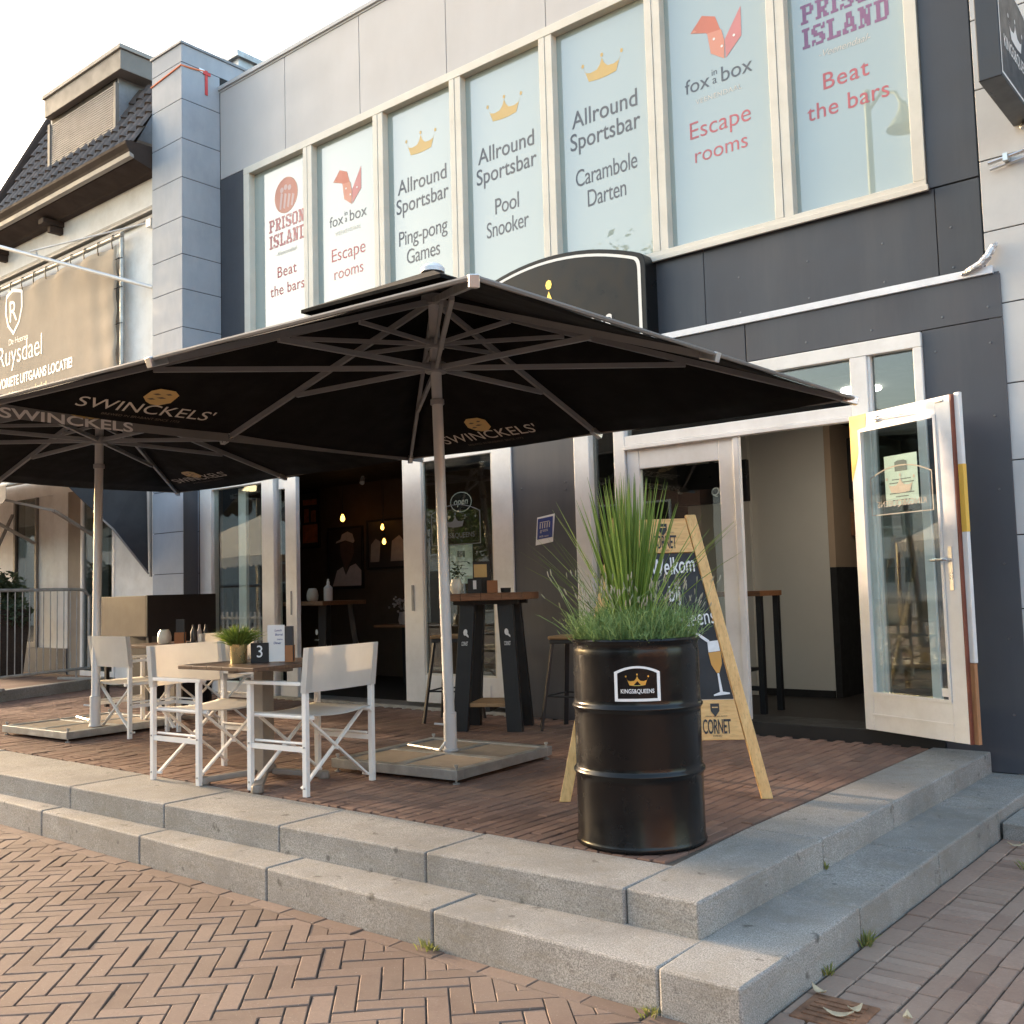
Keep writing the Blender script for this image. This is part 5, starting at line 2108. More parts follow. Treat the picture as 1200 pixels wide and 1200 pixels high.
build(mb, 'foot_shelf', 'oak', bt, local=True, bevel=.004)
mb = MB()
mb.box(-.28, .28, -.19, -.13, 1.05, 1.0845)
mb.box(-.28, .28, .13, .19, 1.05, 1.0845)
mb.box(-.02, .02, -.20, .20, .16, .1995)
build(mb, 'apron', 'black_paint', bt, local=True)
t = thing('potted_herb', 'small white vase with green sprig on the tall bar table', 'potted plant', (-5.88, -.98, 1.1455))
build(MB().lathe([(.035, 0), (.052, .03), (.055, .07), (.042, .11), (.040, .125), (.034, .12), (.001, .10)], n=24), 'vase', 'ceramic', t, local=True, smooth=True)
mb = MB()
for k in range(90):
    p = Vector((r_.gauss(0, .035), r_.gauss(0, .035), .15 + r_.gauss(.04, .035)))
    a = Vector((r_.gauss(0, 1), r_.gauss(0, 1), r_.gauss(0, 1))).normalized()
    b = a.cross(Vector((r_.gauss(0, 1), r_.gauss(0, 1), r_.gauss(0, 1)))).normalized()
    mb.tint = r_.uniform(.02, .98)
    mb.add([p - a * .016, p + b * .008, p + a * .016, p - b * .008], [(0, 1, 2, 3)])
build(mb, 'leaves', 'dark_leaf', t, local=True)
number_block((-5.74, -.90, 1.1455), '1', 'black block with white number one on the tall bar table', rad(-50))
t = thing('picture_card', 'yellow print card in a dark frame behind the number one block', 'card', (-5.73, -.82, 1.1455), facing(0, rad(-50)))
build(MB().box(-.075, .075, .0, .012, 0, .27), 'frame', 'black_paint', t, local=True)
build(MB().box(-.065, .045, -.003, -.0005, .135, .245), 'print', 'print_gold', t, local=True)
menu_holder((-5.63, -.80, 1.1455), 'leather menu holder without a card on the tall bar table', rad(-50), False, False)
o = build(MB().lathe([(.035, 0), (.042, .004), (.045, .04), (.041, .04), (.036, .012), (.001, .01)], n=20), 'ashtray', 'black_paint', None, smooth=True)
o.location = (-5.55, -.72, 1.1455)
tag(o, 'small black ashtray on the tall bar table', 'ashtray')

G_S = 'black metal bar stools'
sto = thing('bar_stool', 'black metal bar stool with wooden seat left of the tall table', 'stool', (-6.36, -.52, 0), rad(20), G_S)
mb = MB()
mb.box(-.16, .16, -.16, .16, .745, .775)
build(mb, 'seat', 'oak', sto, local=True, bevel=.012)
build(MB().box(-.15, .15, -.15, .15, .71, .7445), 'seat_frame', 'black_metal', sto, local=True, bevel=.005)
for sx in (-1, 1):
    for sy in (-1, 1):
        mb = MB()
        mb.bar((sx * .13, sy * .13, .709), (sx * .21, sy * .21, 0), .04, .022, (sx, sy, 0))
        build(mb, 'leg', 'black_metal', sto, local=True, bevel=.003)
mb = MB()
for a, b in (((-1, -1), (1, -1)), ((1, -1), (1, 1)), ((1, 1), (-1, 1)), ((-1, 1), (-1, -1))):
    mb.tube([(a[0] * .178, a[1] * .178, .28), (b[0] * .178, b[1] * .178, .28)], .008, 8)
build(mb, 'foot_rail', 'black_metal', sto, local=True)
s2 = dup(sto, (-5.08, -.42, 0), rad(8), 'dark metal bar stool against the dark pier behind the drum', G_S)

# counter on the left of the terrace
ct = thing('service_counter', 'dark service counter with tan front board in front of the grey pier', 'counter', (-10.3, -1.1, 0))
mb = MB()
mb.box(-10.79, -9.862, -1.5, -1.47, .78, 1.21)
build(mb, 'front_board', 'counter_front', ct, bevel=.003)
mb = MB()
mb.box(-9.86, -9.83, -1.50, -.66, .78, 1.215)
mb.box(-10.79, -9.861, -1.469, -.66, .78, .80)
mb.box(-10.79, -9.861, -.69, -.66, .801, 1.21)
build(mb, 'dark_board', 'counter_dark', ct, bevel=.003)
mb = MB()
mb.box(-10.70, -9.93, -1.20, -.70, .0, .779)
build(mb, 'cabinet', 'counter_dark', ct, bevel=.004)
for xx, yy in ((-10.76, -1.47), (-9.90, -1.47), (-9.90, -.74)):
    build(MB().box(xx, xx + .04, yy, yy + .04, 0, .779), 'leg', 'counter_dark', ct)
build(MB().box(-10.4, -9.95, -1.32, -1.21, .06, .30), 'step', 'counter_dark', ct)

# ------------------------------------------------------------------ drum planter, plants, A-board
DC = Vector((-2.635, -3.265, 0))
dr_ = thing('drum_planter', 'glossy black oil drum used as a planter at the terrace corner', 'planter', DC)
prof = [(.272, .012), (.279, .0), (.288, .004), (.291, .014), (.288, .024), (.284, .034)]
for zc in (.33, .625):
    prof += [(.2835, zc - .040), (.2835, zc - .022), (.2865, zc - .014), (.2935, zc - .005), (.2945, zc), (.2935, zc + .005), (.2865, zc + .014), (.2835, zc + .022), (.2835, zc + .040)]
prof += [(.284, .855), (.283, .885), (.279, .900), (.282, .912), (.288, .918), (.290, .926), (.286, .934), (.277, .936), (.272, .930), (.270, .90), (.270, .86)]
prof = [(r * 1.035, z) for r, z in prof]
build(MB().lathe(prof, n=96, close=False), 'drum', 'drum_paint', dr_, local=True, smooth=True)
build(MB().lathe([(.280, .87), (.15, .885), (.001, .89)], n=40, close=False), 'soil', 'soil', dr_, local=True)
adir = math.atan2(C_y := -7.348 - DC.y, 0 - DC.x)
DR = .2835 * 1.035 + .0003
cyl = lambda x, y, o=.0012: ((DR + o) * math.cos(adir + x / DR), (DR + o) * math.sin(adir + x / DR), y)
o_ = arch_outline(.205, .155, .026, 12)
bx0 = .004


of = fine(o_)
mb = MB()
ring2d(mb, lambda x, y: cyl(x + bx0, y + .664), of, [(x * .86, .012 + y * .86) for x, y in of])
b_ = build(mb, 'badge', 'print_white', dr_, local=True)
mb = MB()
crown(mb, lambda x, y: cyl(x + bx0, y + .735, .0014), .105)
build(mb, 'emblem', 'gold', b_, local=True)
mb = MB()
lay(mb, text2d('KINGS&QUEENS', .012), lambda x, y: cyl(x + bx0, y + .700, .0014), .148, .019 / .72)
build(mb, 'lettering', 'print_white', b_, local=True)

sp = thing('spiky_grass_plant', 'tall spiky green grass plant standing in the black drum', 'plant', DC + Vector((0, 0, .885)))
r_ = random.Random(12)
mb = MB()
for k in range(300):
    a = r_.uniform(0, 6.283)
    inner = k < 255
    tl_ = abs(r_.gauss(.09, .115)) if inner else r_.uniform(.25, .80)
    d = Vector((math.cos(a) * tl_, math.sin(a) * tl_, 1)).normalized()
    b = Vector((math.cos(a) * r_.uniform(0, .05), math.sin(a) * r_.uniform(0, .05), 0)) + Vector((-.02, .0, 0))
    l = r_.uniform(.52, .84) * (1 if inner else .92)
    wd = r_.uniform(.0055, .0105) if inner else r_.uniform(.002, .0045)
    side = d.cross(Vector((r_.gauss(0, 1), r_.gauss(0, 1), r_.gauss(0, .3)))).normalized()
    droop = r_.uniform(.01, .07) if inner else r_.uniform(.02, .14)
    mb.tint = min(.99, max(.01, r_.gauss(.48, .26)))
    vs = []
    ns = 6
    for i in range(ns + 1):
        tt = i / ns
        p = b + d * l * tt + Vector((d.x, d.y, -.5 * tl_)) * l * droop * tt * tt * 3
        w_ = wd * (1 - tt) ** .6 * (1 if tt > .1 else .8) + .0004
        fold = side.cross(d) * w_ * .35
        vs += [p - side * w_ + fold, p, p + side * w_ + fold]
    mb.add(vs, [(3 * i + j, 3 * i + j + 1, 3 * i + j + 4, 3 * i + j + 3) for i in range(ns) for j in range(2)])
build(mb, 'blades', 'blade', sp, local=True)


def herb(label, c, n, seed, ang0, ang1, hi):
    t = thing('lavender_plant', label, 'plant', c, 0, 'lavender in the drum')
    r_ = random.Random(seed)
    mb, bb = MB(), MB()
    for k in range(n):
        a = r_.uniform(ang0, ang1)
        rr_ = r_.uniform(.05, .27)
        b = Vector((math.cos(a) * rr_, math.sin(a) * rr_, 0))
        lean = Vector((math.cos(a), math.sin(a), 0)) * r_.uniform(-.1, .55) * (rr_ / .27) + Vector((r_.gauss(0, .25), r_.gauss(0, .25), 0))
        d = (lean + Vector((0, 0, 1))).normalized()
        tall = r_.random() < .085
        l = r_.uniform(.20, .34) * hi if tall else r_.uniform(.06, .20)
        mb.tint = min(.99, max(.01, r_.gauss(.5, .25)))
        s = d.cross(Vector((r_.gauss(0, 1), r_.gauss(0, 1), 0))).normalized()
        bend = Vector((r_.gauss(0, .2), r_.gauss(0, .2), 0)) * l
        pts = [b + d * l * i / 4 + bend * (i / 4) ** 2 for i in range(5)]
        w_ = .0013
        vs = []
        for p in pts:
            vs += [p - s * w_, p + s * w_]
        mb.add(vs, [(2 * i, 2 * i + 1, 2 * i + 3, 2 * i + 2) for i in range(4)])
        for q in range(4 if tall else 11):      # needle leaves along the stem
            tt = r_.uniform(.05, .5 if tall else 1)
            p = b + d * l * tt + bend * tt * tt
            e_ = (Vector((r_.gauss(0, 1), r_.gauss(0, 1), r_.uniform(.2, 1.4)))).normalized()
            ll = r_.uniform(.022, .045)
            ss = e_.cross(d).normalized() * .0016
            mb.add([p - ss, p + ss, p + e_ * ll], [(0, 1, 2)])
        if tall:
            p = pts[-1]
            bb.tint = r_.uniform(.02, .98)
            bb.tube([p - d * .006, p + d * .004, p + d * .018, p + d * .026], [.0010, .0030, .0028, .0010], 5)
    build(mb, 'stems', 'herb', t, local=True)
    build(bb, 'buds', 'bud', t, local=True)


herb('grey green lavender filling the left half of the drum rim', DC + Vector((0, 0, .885)), 1250, 31, rad(120), rad(300), 1.1)
herb('grey green lavender filling the right half of the drum rim', DC + Vector((0, 0, .885)), 1250, 32, rad(-60), rad(120), 1.0)

# A-board
BL = Vector((-3.45, -2.82, 0))
bd = Vector((.807, .590, 0)).normalized()
bn_ = Vector((-.590, .807, 0)).normalized()
TA = math.tan(rad(12))


def A(s, z, o=0.0):
    """point on the front face of the board; o = towards the viewer"""
    p = BL + bd * s + bn_ * (z * TA) + Vector((0, 0, z))
    return p + (-bn_ * math.cos(rad(12)) + Vector((0, 0, math.sin(rad(12))))) * o


ab = thing('a_board', 'wooden A-board with chalk lettering standing behind the drum', 'sign', BL + bd * .58)
NB = (bn_ * math.cos(rad(12)) - Vector((0, 0, math.sin(rad(12))))) * .032


def slab(mb, pts, back=NB, o=0.0):
    return mb.hexa([A(s, z, o) for s, z in pts], back)


edge = lambda z, side: .36 * z / 1.58 if side < 0 else 1.16 - .315 * z / 1.58
for side in (-1, 1):
    mb = MB()
    w = .062
    slab(mb, [(edge(0, side), 0), (edge(0, side) - side * w, 0), (edge(1.58, side) - side * w, 1.58), (edge(1.58, side), 1.58)], NB, .004)
    fixn(build(mb, 'rail', 'pine', ab, bevel=.004))
IN = .066
mb = MB()
slab(mb, [(edge(1.36, -1) + IN, 1.36), (edge(1.36, 1) - IN, 1.36), (edge(1.56, 1) - IN, 1.56), (edge(1.56, -1) + IN, 1.56)], NB * .7)
hb = fixn(build(mb, 'header_board', 'pine_h', ab, bevel=.002))
mb = MB()
slab(mb, [(edge(.31, -1) + IN, .31), (edge(.31, 1) - IN, .31), (edge(.525, 1) - IN, .525), (edge(.525, -1) + IN, .525)], NB * .7)
fb = fixn(build(mb, 'footer_board', 'pine_h', ab, bevel=.002))
mb = MB()
slab(mb, [(edge(.53, -1) + IN, .53), (edge(.53, 1) - IN, .53), (edge(1.355, 1) - IN, 1.355), (edge(1.355, -1) + IN, 1.355)], NB * .5, -.004)
cb = fixn(build(mb, 'chalkboard', 'chalkboard', ab))


def ap_(s, z, o=.0025, tilt=0.0):
    r_ = bd
    u_ = (bn_ * TA + Vector((0, 0, 1)))
    o3 = A(s, z, o)
    ct_, st_ = math.cos(tilt), math.sin(tilt)
    return lambda x, y: tuple(o3 + r_ * (x * ct_ - y * st_) + u_ * (x * st_ + y * ct_))


mb = MB()
lay(mb, text2d('Welkom', .012, .15), ap_(.70, 1.235, .0, .1), .25, .10 / .72)
lay(mb, text2d('bij', .012, .15), ap_(.70, 1.08, .0, .1), .07, .09 / .72)
lay(mb, text2d('Kings &', .012, .1), ap_(.46, .91, .0, .12), .26, .10 / .72)
lay(mb, text2d('Queens', .014, .05), ap_(.80, .935, .0, .12), .24, .095 / .72)
# pouring line and glass in chalk
fg = ap_(.80, .86, .0, 0)
arc = [(-.14, .025), (-.05, .035), (.02, .02), (.075, -.02)]
ring = [(x, y + .012) for x, y in arc] + [(x, y - .008) for x, y in arc[::-1]]
mb.poly([fg(*p) for p in ring])
gl = ap_(.925, .55, .0, rad(6))
mb.poly([gl(-.045, 0), gl(.045, .0), gl(.045, .008), gl(.008, .018), gl(.005, .12), gl(-.005, .12), gl(-.008, .018), gl(-.045, .008)])
mb.poly([gl(-.034, .24), gl(.032, .24), gl(.030, .30), gl(-.030, .30)])
build(mb, 'chalk_lettering', 'chalk', cb)
mb = MB()
gl = ap_(.925, .55, .0, rad(6))
mb.poly([gl(-.008, .122), gl(.008, .122), gl(.030, .17), gl(.035, .238), gl(-.035, .238), gl(-.030, .17)])
build(mb, 'chalk_glass', 'amber', cb)
for brd, sc, zc, ze, w in ((fb, .885, .345, .475, .155), (hb, .655, 1.385, 1.50, .14)):
    mb = MB()
    lay(mb, text2d('CORNET', .014, 0, .95), ap_(sc, zc), w, .078 / .72)
    fe = ap_(sc - .005, ze)
    mb.poly([fe(-.024, .03), fe(.024, .03), fe(.024, -.01), fe(0, -.042), fe(-.024, -.01)])
    lay(mb, text2d('OAKED', 0), ap_(sc, zc - .018), .05)
    lay(mb, text2d('STRONG BELGIAN BLOND', 0), ap_(sc, zc + .088), .12)
    build(mb, 'lettering', 'print_black', brd)
    mb = MB()
    fe = ap_(sc - .005, ze, .004)
    mb.poly([fe(-.016, .012), fe(.016, .012), fe(.016, .006), fe(-.016, .006)])
    build(mb, 'emblem_detail', 'pine', brd)
# rear frame of the A
top_l, top_r = A(.40, 1.50, -.045), A(.80, 1.50, -.045)
for tp, s in ((top_l, .30), (top_r, .68)):
    ft = BL + bd * s + bn_ * .72
    mb = MB()
    mb.bar(tp, ft + Vector((0, 0, .01)), .05, .028)
    build(mb, 'rear_leg', 'pine', ab, bevel=.003)
mb = MB()
mb.bar(BL + bd * .33 + bn_ * .66 + Vector((0, 0, .30)), BL + bd * .68 + bn_ * .66 + Vector((0, 0, .30)), .03, .05)
build(mb, 'rear_rail', 'pine', ab)

# ------------------------------------------------------------------ things inside the bar
G_F = 'framed pictures inside the bar'


def framed(label, x0, x1, z0, z1, y, art, mat='picture_dark'):
    t = thing('framed_picture', label, 'picture', ((x0 + x1) / 2, y, z0), 0, G_F)
    mb = MB()
    w = .03
    mb.box(x0, x1, y - .03, y, z0, z0 + w)
    mb.box(x0, x1, y - .03, y, z1 - w, z1)
    mb.box(x0, x0 + w, y - .03, y, z0 + w, z1 - w)
    mb.box(x1 - w, x1, y - .03, y, z0 + w, z1 - w)
    build(mb, 'frame', 'room_black', t)
    p = build(MB().box(x0 + w, x1 - w, y - .012, y - .001, z0 + w, z1 - w), 'print', mat, t)
    art(lambda x, z: (x0 + (x1 - x0) * x, y - .0135, z0 + (z1 - z0) * z), p)


def art_portrait(f, p):
    mb = MB()
    mb.poly([f(.12, .05), f(.93, .05), f(.95, .28), f(.78, .40), f(.62, .36), f(.50, .22), f(.42, .36), f(.25, .30)])
    mb.poly([f(.36, .80), f(.40, .88), f(.56, .92), f(.70, .88), f(.76, .76), f(.72, .73), f(.50, .78), f(.22, .74), f(.24, .77)])
    build(mb, 'shirt_and_cap', 'picture_shirt', p)
    mb = MB()
    mb.poly([f(.34, .73), f(.50, .77), f(.72, .72), f(.74, .58), f(.66, .46), f(.58, .37), f(.50, .25), f(.43, .40), f(.36, .54)])
    build(mb, 'face', 'picture_face', p)


def art_blocks(f, p):
    mb = MB()
    for a, b, c, d in ((.12, .1, .88, .42), (.2, .46, .45, .7), (.55, .46, .8, .66), (.15, .76, .85, .86)):
        mb.poly([f(a, b), f(c, b), f(c, d), f(a, d)])
    build(mb, 'figures', 'picture_orange', p)


def art_team(f, p):
    mb = MB()
    mb.poly([f(.08, .15), f(.30, .15), f(.34, .55), f(.22, .62), f(.10, .5)])
    mb.poly([f(.58, .15), f(.92, .15), f(.94, .5), f(.80, .66), f(.62, .55)])
    build(mb, 'figures', 'picture_grey', p)


def art_glow(f, p):
    mb = MB()
    mb.poly([f(.2, .25), f(.8, .25), f(.75, .7), f(.5, .8), f(.25, .6)])
    build(mb, 'shape', 'picture_orange', p)


WY = 2.498
framed('framed poster of player figures on the brown wall left of the portrait', -12.26, -11.80, 1.86, 2.72, WY, art_blocks)
framed('framed portrait of a man in a pale cap on the brown wall', -11.62, -10.86, 1.24, 2.14, WY, art_portrait)
framed('wide framed picture with two pale figures right of the portrait', -10.78, -9.96, 1.50, 2.20, WY, art_team)
for lab, y0, y1, z0, z1, art in (('tall dark framed picture high on the tan wall by the entrance', 2.85, 3.45, 2.0, 2.62, 0), ('small framed orange picture low on the tan wall by the entrance', 2.85, 3.25, 1.62, 1.86, 1)):
    t = thing('framed_picture', lab, 'picture', (-3.92, y0, z0), 0, G_F)
    mb = MB()
    mb.box(-3.928, -3.89, y0, y1, z0, z0 + .03)
    mb.box(-3.928, -3.89, y0, y1, z1 - .03, z1)
    mb.box(-3.928, -3.89, y0, y0 + .03, z0 + .03, z1 - .03)
    mb.box(-3.928, -3.89, y1 - .03, y1, z0 + .03, z1 - .03)
    build(mb, 'frame', 'room_black' if art == 0 else 'bar_wood', t)
    build(MB().box(-3.928, -3.91, y0 + .03, y1 - .03, z0 + .03, z1 - .03), 'print', 'picture_dark' if art == 0 else 'picture_orange', t)

G_B = 'bare glowing bulbs inside the bar'
for k, (px, py, pz, lab) in enumerate(((-10.85, 2.1, 2.23, 'bare glowing filament bulb hanging nearest the folded doors'), (-10.10, 2.15, 2.06, 'glowing bulb hanging in front of the wide picture'),
                                       (-10.02, 2.1, 1.86, 'lowest small glowing bulb near the glazed door'), (-7.05, 1.6, 2.02, 'glowing bulb seen through the glazed door behind the standing table'))):
    t = thing('pendant_bulb', lab, 'lamp', (px, py, pz), 0, G_B)
    s = 1.0 if k in (0, 3) else .8
    build(MB().lathe([(.001, -.055 * s), (.022 * s, -.045 * s), (.032 * s, -.02 * s), (.028 * s, .01 * s), (.014 * s, .04 * s), (.012 * s, .05 * s)], n=16), 'bulb', 'bulb', t, local=True, smooth=True)
    mb = MB()
    mb.lathe([(.016, .05 * s), (.018, .06), (.018, .10), (.006, .115)], n=12)
    mb.tube([(0, 0, .11), (0, 0, 2.74 - pz)], .004, 6)
    build(mb, 'fitting', 'black_metal', t, local=True)
for k, (px, py, lab) in enumerate(((-11.3, 1.4, 'white ceiling spotlight near the folded doors'), (-10.2, 1.9, 'white ceiling spotlight above the hanging bulb'))):
    t = thing('ceiling_spotlight', lab, 'spotlight', (px, py, 2.745), 0, 'white spotlights on the bar ceiling')
    build(MB().lathe([(.02, -.03), (.02, 0)], n=12), 'mount', 'print_white', t, local=True)
    mb = MB()
    mb.tube([(0, 0, -.03), (.05, -.06, -.10)], [.03, .035], 12)
    build(mb, 'head', 'print_white', t, local=True)

it = thing('indoor_bar_table', 'tall dark bar table inside beyond the folded doors', 'bar table', (-9.95, 1.0, .02))
build(MB().box(-.38, .38, -.35, .35, 1.02, 1.07), 'tabletop', 'bar_wood', it, local=True, bevel=.004)
for sx in (-1, 1):
    for sy in (-1, 1):
        mb = MB()
        mb.bar((sx * .22, sy * .22, 1.019), (sx * .32, sy * .32, 0), .09, .06, (sx, sy, 0))
        build(mb, 'leg', 'black_paint', it, local=True)
mb = MB()
lay(mb, text2d('CORNET', .01), plane((.27, -.355, .60), (1, 0, 0), (0, 0, 1)), .08)
disc(mb, plane((.27, -.355, .70), (1, 0, 0), (0, 0, 1)), 0, 0, .025, 10, .035)
build(mb, 'lettering', 'print_white', it, local=True)
jar('indoor_jar', 'white round jar on the indoor bar table', 'jar', (-10.12, .95, 1.0905), .16, .075, 'ceramic')
o = build(MB().lathe([(.05, 0), (.055, .01), (.055, .16), (.02, .20), (.02, .235), (.012, .24), (.012, .27), (.001, .272)], n=18), 'soap_bottle', 'print_white', None, smooth=True)
o.location = (-9.82, .95, 1.0905)
tag(o, 'white pump bottle on the indoor bar table', 'bottle')
it2 = thing('indoor_table', 'dark indoor table further back with flowers and a small sign', 'table', (-9.25, 1.75, .02))
build(MB().box(-.3, .3, -.3, .3, .72, .75), 'tabletop', 'bar_wood', it2, local=True)
build(MB().box(-.05, .05, -.05, .05, 0, .7195), 'column', 'black_paint', it2, local=True)
t = thing('flower_vase', 'small vase with pale flowers on the far indoor table', 'vase', (-9.3, 1.7, .7705))
build(MB().lathe([(.03, 0), (.045, .05), (.03, .12), (.035, .15)], n=16), 'vase', 'picture_grey', t, local=True, smooth=True)
mb = MB()
for k in range(40):
    p = Vector((r_.gauss(0, .06), r_.gauss(0, .06), .26 + r_.gauss(0, .04)))
    mb.tint = r_.uniform(.02, .98)
    mb.ball(p, .016, 3)
build(mb, 'flowers', 'picture_grey', t, local=True)
o = build(MB().box(-.06, .06, -.005, .005, 0, .16), 'small_sign', 'picture_grey', None)
o.location = (-9.12, 1.62, .7705)
o.rotation_euler = (rad(-8), 0, rad(30))
tag(o, 'small pale sign card on the far indoor table', 'card')

ht = thing('high_side_table', 'narrow dark high table in the entrance with wooden top', 'bar table', (-4.45, 1.15, .02))
build(MB().box(-.55, .42, -.22, .22, 1.03, 1.075), 'tabletop', 'bar_wood', ht, local=True)
for xx in (-.50, .36):
    for yy in (-.19, .15):
        build(MB().box(xx, xx + .05, yy, yy + .05, 0, 1.0295), 'leg', 'black_metal', ht, local=True)
mb = MB()
mb.box(-.449, .3595, -.17, -.14, .20, .24)
mb.box(-.4, .2, -.16, .16, .35, .38)
build(mb, 'rail', 'black_metal', ht, local=True)
t = thing('wall_television', 'dark screen with white lettering hanging inside behind the closed leaf', 'screen', (-4.75, 1.5, 2.0))
build(MB().box(-.38, .38, -.03, .03, -.06, .34), 'screen', 'sign_black', t, local=True, bevel=.01)
mb = MB()
mb.box(-.02, .02, -.02, .02, .341, .73)
build(mb, 'ceiling_arm', 'black_metal', t, local=True)
mb = MB()
lay(mb, text2d('Queen', .01, .2), plane((.15, -.032, .02), (1, 0, 0), (0, 0, 1)), .3)
build(mb, 'lettering', 'print_white', t, local=True)
t = thing('open_sign', 'oval open sign hanging behind the glazed door', 'sign', (-6.80, .12, 1.98))
mb = MB()
fo = plane((-6.80, .12, 2.05), (1, 0, 0), (0, 0, 1))
mb.poly([fo(.15 * math.cos(k * .314), .105 * math.sin(k * .314)) for k in range(20)])
build(mb, 'plate', 'sign_black', t, solid=.006)
mb = MB()
fo = plane((-6.80, .114, 2.05), (1, 0, 0), (0, 0, 1))
el = lambda k_: [(k_ * .15 * math.cos(k * .314), k_ * .105 * math.sin(k * .314)) for k in range(20)]
ring2d(mb, fo, el(.97), el(.90))
lay(mb, text2d('open', .012, .25), lambda x, y: fo(x, y - .025), .19)
build(mb, 'lettering', 'print_tan', t)
t = thing('window_notice', 'pale paper notice behind the glazed door glass', 'notice', (-6.75, .06, 1.3))
build(MB().box(-6.90, -6.60, .045, .048, 1.24, 1.62), 'sheet', 'paper', t)
mb = MB()
f = plane((-6.75, .0435, 1.43), (1, 0, 0), (0, 0, 1))
mb.poly([f(-.05, .07), f(.05, .07), f(.05, .13), f(-.05, .13)])
for k in range(5):
    mb.poly([f(-.09, .02 - k * .035), f(.09 - (k % 2) * .04, .02 - k * .035), f(.09 - (k % 2) * .04, .026 - k * .035), f(-.09, .026 - k * .035)])
build(mb, 'print', 'print_grey', t)

# ------------------------------------------------------------------ the other side of the street (seen in the glass)
G_H = 'row houses across the street'
for k, (x0, w, h, mt, lab) in enumerate(((-46, 9, 5.2, 'house_brick', 'brick row house furthest down the street'), (-36.5, 8, 5.6, 'house_white', 'white row house across from the restaurant'),
                                         (-28, 9, 5.0, 'house_brick', 'brick row house across from the terrace'), (-18.5, 8, 5.3, 'house_white', 'white row house across the street behind the lamp'),
                                         (-10, 10, 4.9, 'house_brick', 'brick row house straight across from the entrance'), (.5, 10, 5.2, 'house_white', 'white row house across the street on the right'))):
    t = thing('row_house', lab, 'building', (x0 + w / 2, -27, STZ), 0, G_H)
    build(MB().box(x0, x0 + w, -34, -27, STZ - .1, h), 'wall', mt, t)
    mb = MB()
    mb.hexa([(x0 - .1, -26.6, h), (x0 - .1, -34.4, h), (x0 - .1, -30.5, h + 2.0)], (w + .2, 0, 0))
    fixn(build(mb, 'roof', 'roof_tile', t))
    build(MB().box(x0 + 1, x0 + 1.7, -31.0, -30.3, h + 1.4, h + 2.9), 'chimney', 'house_brick', t)
    for lv in (0, 1):
        for q in range(3):
            xa = x0 + .9 + q * (w - 1.2) / 3
            if lv == 0 and q == 1:
                d_ = build(MB().box(xa, xa + 1.1, -26.99, -26.93, STZ, 2.1), 'door', 'panel_dark', t)
                continue
            z0 = .3 + lv * 2.6
            mb = MB()
            mb.box(xa - .08, xa + 1.68, -26.99, -26.9, z0 - .08, z0)
            mb.box(xa - .08, xa + 1.68, -26.99, -26.9, z0 + 1.5, z0 + 1.58)
            mb.box(xa - .08, xa, -26.99, -26.9, z0, z0 + 1.5)
            mb.box(xa + 1.6, xa + 1.68, -26.99, -26.9, z0, z0 + 1.5)
            w_ = build(mb, 'window', 'white_frame', t)
            build(MB().box(xa, xa + 1.6, -26.98, -26.95, z0, z0 + 1.5), 'pane', 'glass_dark', w_)
for k, (x, y, w, d_, h, mt, lab) in enumerate(((-92, -22, 8, 44, 9.0, 'house_brick', 'long brick building closing the far end of the street'), (-60.5, -27, 28, 8, 6.5, 'house_white', 'long white building further down the street'),
                                              (-44, 6, 20, 12, 6.5, 'house_brick', 'brick building down the street beyond the restaurant'), (34, -24, 10, 44, 8.0, 'house_brick', 'brick building closing the street on the right'))):
    t = thing('street_building', lab, 'building', (x, y, STZ))
    build(MB().box(x - w / 2, x + w / 2, y - d_ / 2, y + d_ / 2, STZ - .1, h), 'wall', mt, t)
    build(MB().box(x - w / 2 - .3, x + w / 2 + .3, y - d_ / 2 - .3, y + d_ / 2 + .3, h, h + .4), 'roof', 'roof_tile', t)
    mb = MB()
    for q in range(8):
        for lv in (.9, 4.0):
            if w > d_:
                xa = x - w / 2 + w * (q + .25) / 8
                yy = y + (d_ / 2 if y < 0 else -d_ / 2)
                mb.box(xa, xa + w / 16, yy - .03, yy + .03, lv, lv + 1.6)
            else:
                ya = y - d_ / 2 + d_ * (q + .25) / 8
                xx = x + (w / 2 if x < 0 else -w / 2)
                mb.box(xx - .03, xx + .03, ya, ya + d_ / 16, lv, lv + 1.6)
    build(mb, 'windows', 'glass_dark', t)
G_TR = 'street trees across the street'
for k, (x, y, rx, rz, st_, lab) in enumerate(((-4.5, -22, 3.0, 2.8, 4.6, 'tall round street tree across from the entrance'), (-18, -21, 3.2, 3.6, 8.8, 'street tree left of the lamp across the street'),
                                              (-27, -22, 2.8, 2.6, 4.6, 'street tree across from the restaurant'), (-37, -20, 3.0, 4.0, 9.5, 'street tree furthest down the street'), (6, -20, 3.0, 2.6, 4.8, 'street tree across the street on the right'))):
    bush('street_tree', lab, 'tree', (x, y, STZ), rx, rx, rz, 2600, .16, 'tree_leaf', 50 + k, G_TR, st_)
G_CT = 'unseen columnar trees added to shade the terrace'  # out-of-view blockers, added to throw shade bands across the terrace
for k, (x, y, rx, lab) in enumerate(((-31, -3.25, .55, 'slim unseen tree added for shade nearer the terrace front'), (-37, -.9, .9, 'wider unseen tree added for shade close to the house fronts'), (-43, -4.05, .35, 'thinnest unseen tree added for shade furthest down the street'))):
    bush('added_shade_tree', lab, 'tree', (x, y, STZ), rx, rx, 3.4, 2600, .11, 'tree_leaf', 80 + k, G_CT, 4.6)

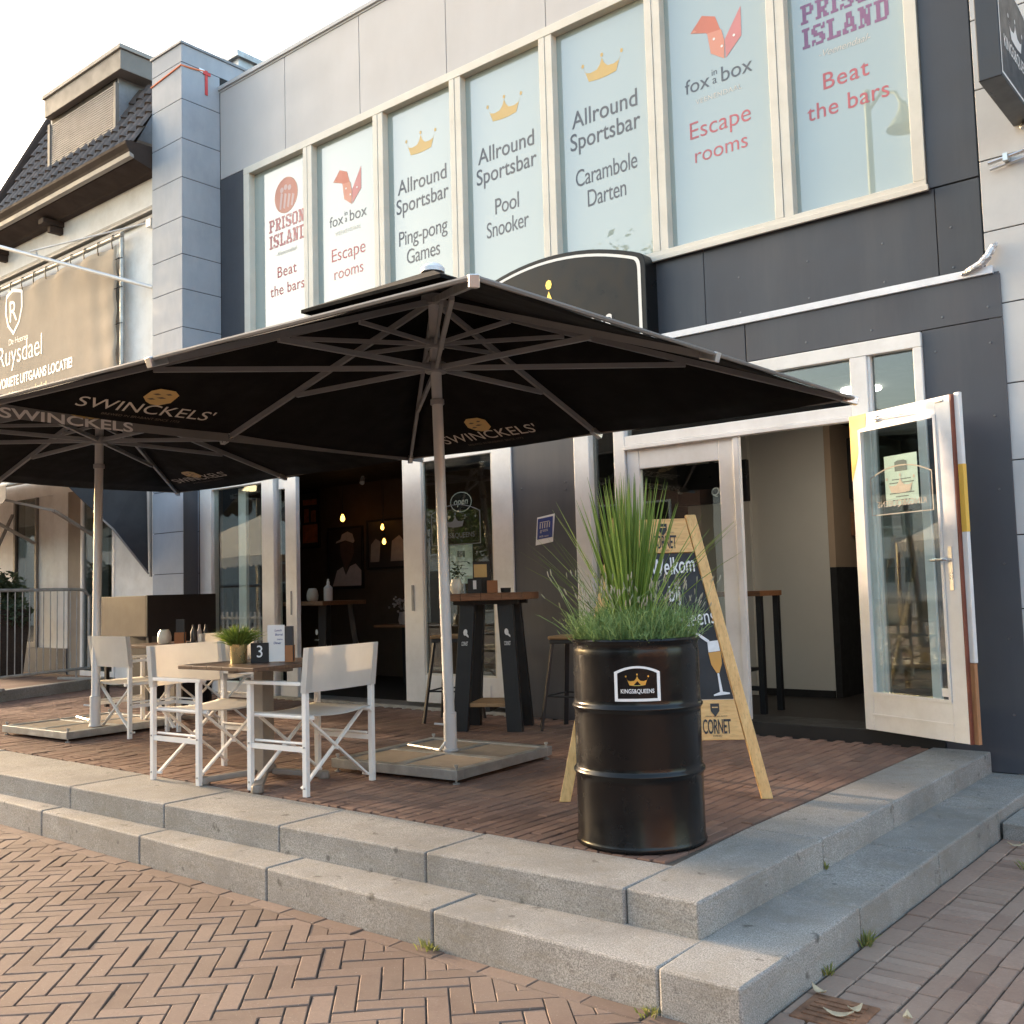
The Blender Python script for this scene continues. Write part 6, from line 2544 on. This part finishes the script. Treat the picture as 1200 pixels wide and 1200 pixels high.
sl_ = thing('street_lamp', 'street lamp with bell shaped shade standing across from the bar', 'street lamp', (-5.44, -7.6, STZ))
mb = MB()
mb.tube([(-5.44, -7.6, STZ), (-5.44, -7.6, 1.0), (-5.44, -7.6, 8.9)], [.09, .07, .05], 12)
build(mb, 'pole', 'lamp_green', sl_, smooth=True)
mb = MB()
mb.tube([(-5.44, -7.6, 8.55), (-5.2, -7.55, 8.78), (-4.97, -7.5, 8.68), (-4.87, -7.48, 8.45)], .03, 8)
build(mb, 'arm', 'lamp_green', sl_, smooth=True)
mb = MB()
mb.lathe([(.05, .42), (.08, .30), (.11, .22), (.20, .10), (.26, 0), (.24, 0), (.10, .18)], (-4.86, -7.48, 8.06), 24, False)
build(mb, 'shade', 'lamp_green', sl_, smooth=True)

mt_ = thing('market_tent', 'white tent with scalloped edge across the street', 'tent', (-26, -12, STZ))
mb = MB()
for a, b in (((-29, -10), (-23, -10)), ((-23, -10), (-23, -14)), ((-23, -14), (-29, -14)), ((-29, -14), (-29, -10))):
    mb.add([(*a, 2.3), (*b, 2.3), (-26, -12, 3.7)], [(0, 1, 2)])
build(mb, 'roof', 'awning', mt_, solid=.02)
mb = MB()
for k in range(24):
    xa = -29 + k * .25
    mb.poly([(xa, -9.98, 2.3), (xa, -9.98, 2.06), (xa + .06, -9.98, 2.0), (xa + .125, -9.98, 1.97), (xa + .19, -9.98, 2.0), (xa + .25, -9.98, 2.06), (xa + .25, -9.98, 2.3)])
build(mb, 'valance', 'print_white', mt_, solid=.01)
for x, y in ((-29, -10), (-23, -10), (-23, -14), (-29, -14)):
    build(MB().box(x - .04, x + .04, y - .04, y + .04, STZ, 2.3), 'post', 'alu', mt_)
fe_ = thing('terrace_fence', 'pale picket fence in front of the tent across the street', 'fence', (-24, -9.4, STZ))
mb = MB()
for k in range(60):
    mb.box(-29 + k * .2, -28.92 + k * .2, -9.42, -9.40, STZ + .05, .75)
mb.box(-29, -17, -9.398, -9.37, .55, .62)
mb.box(-29, -17, -9.398, -9.37, .0, .07)
build(mb, 'pickets', 'print_white', fe_)
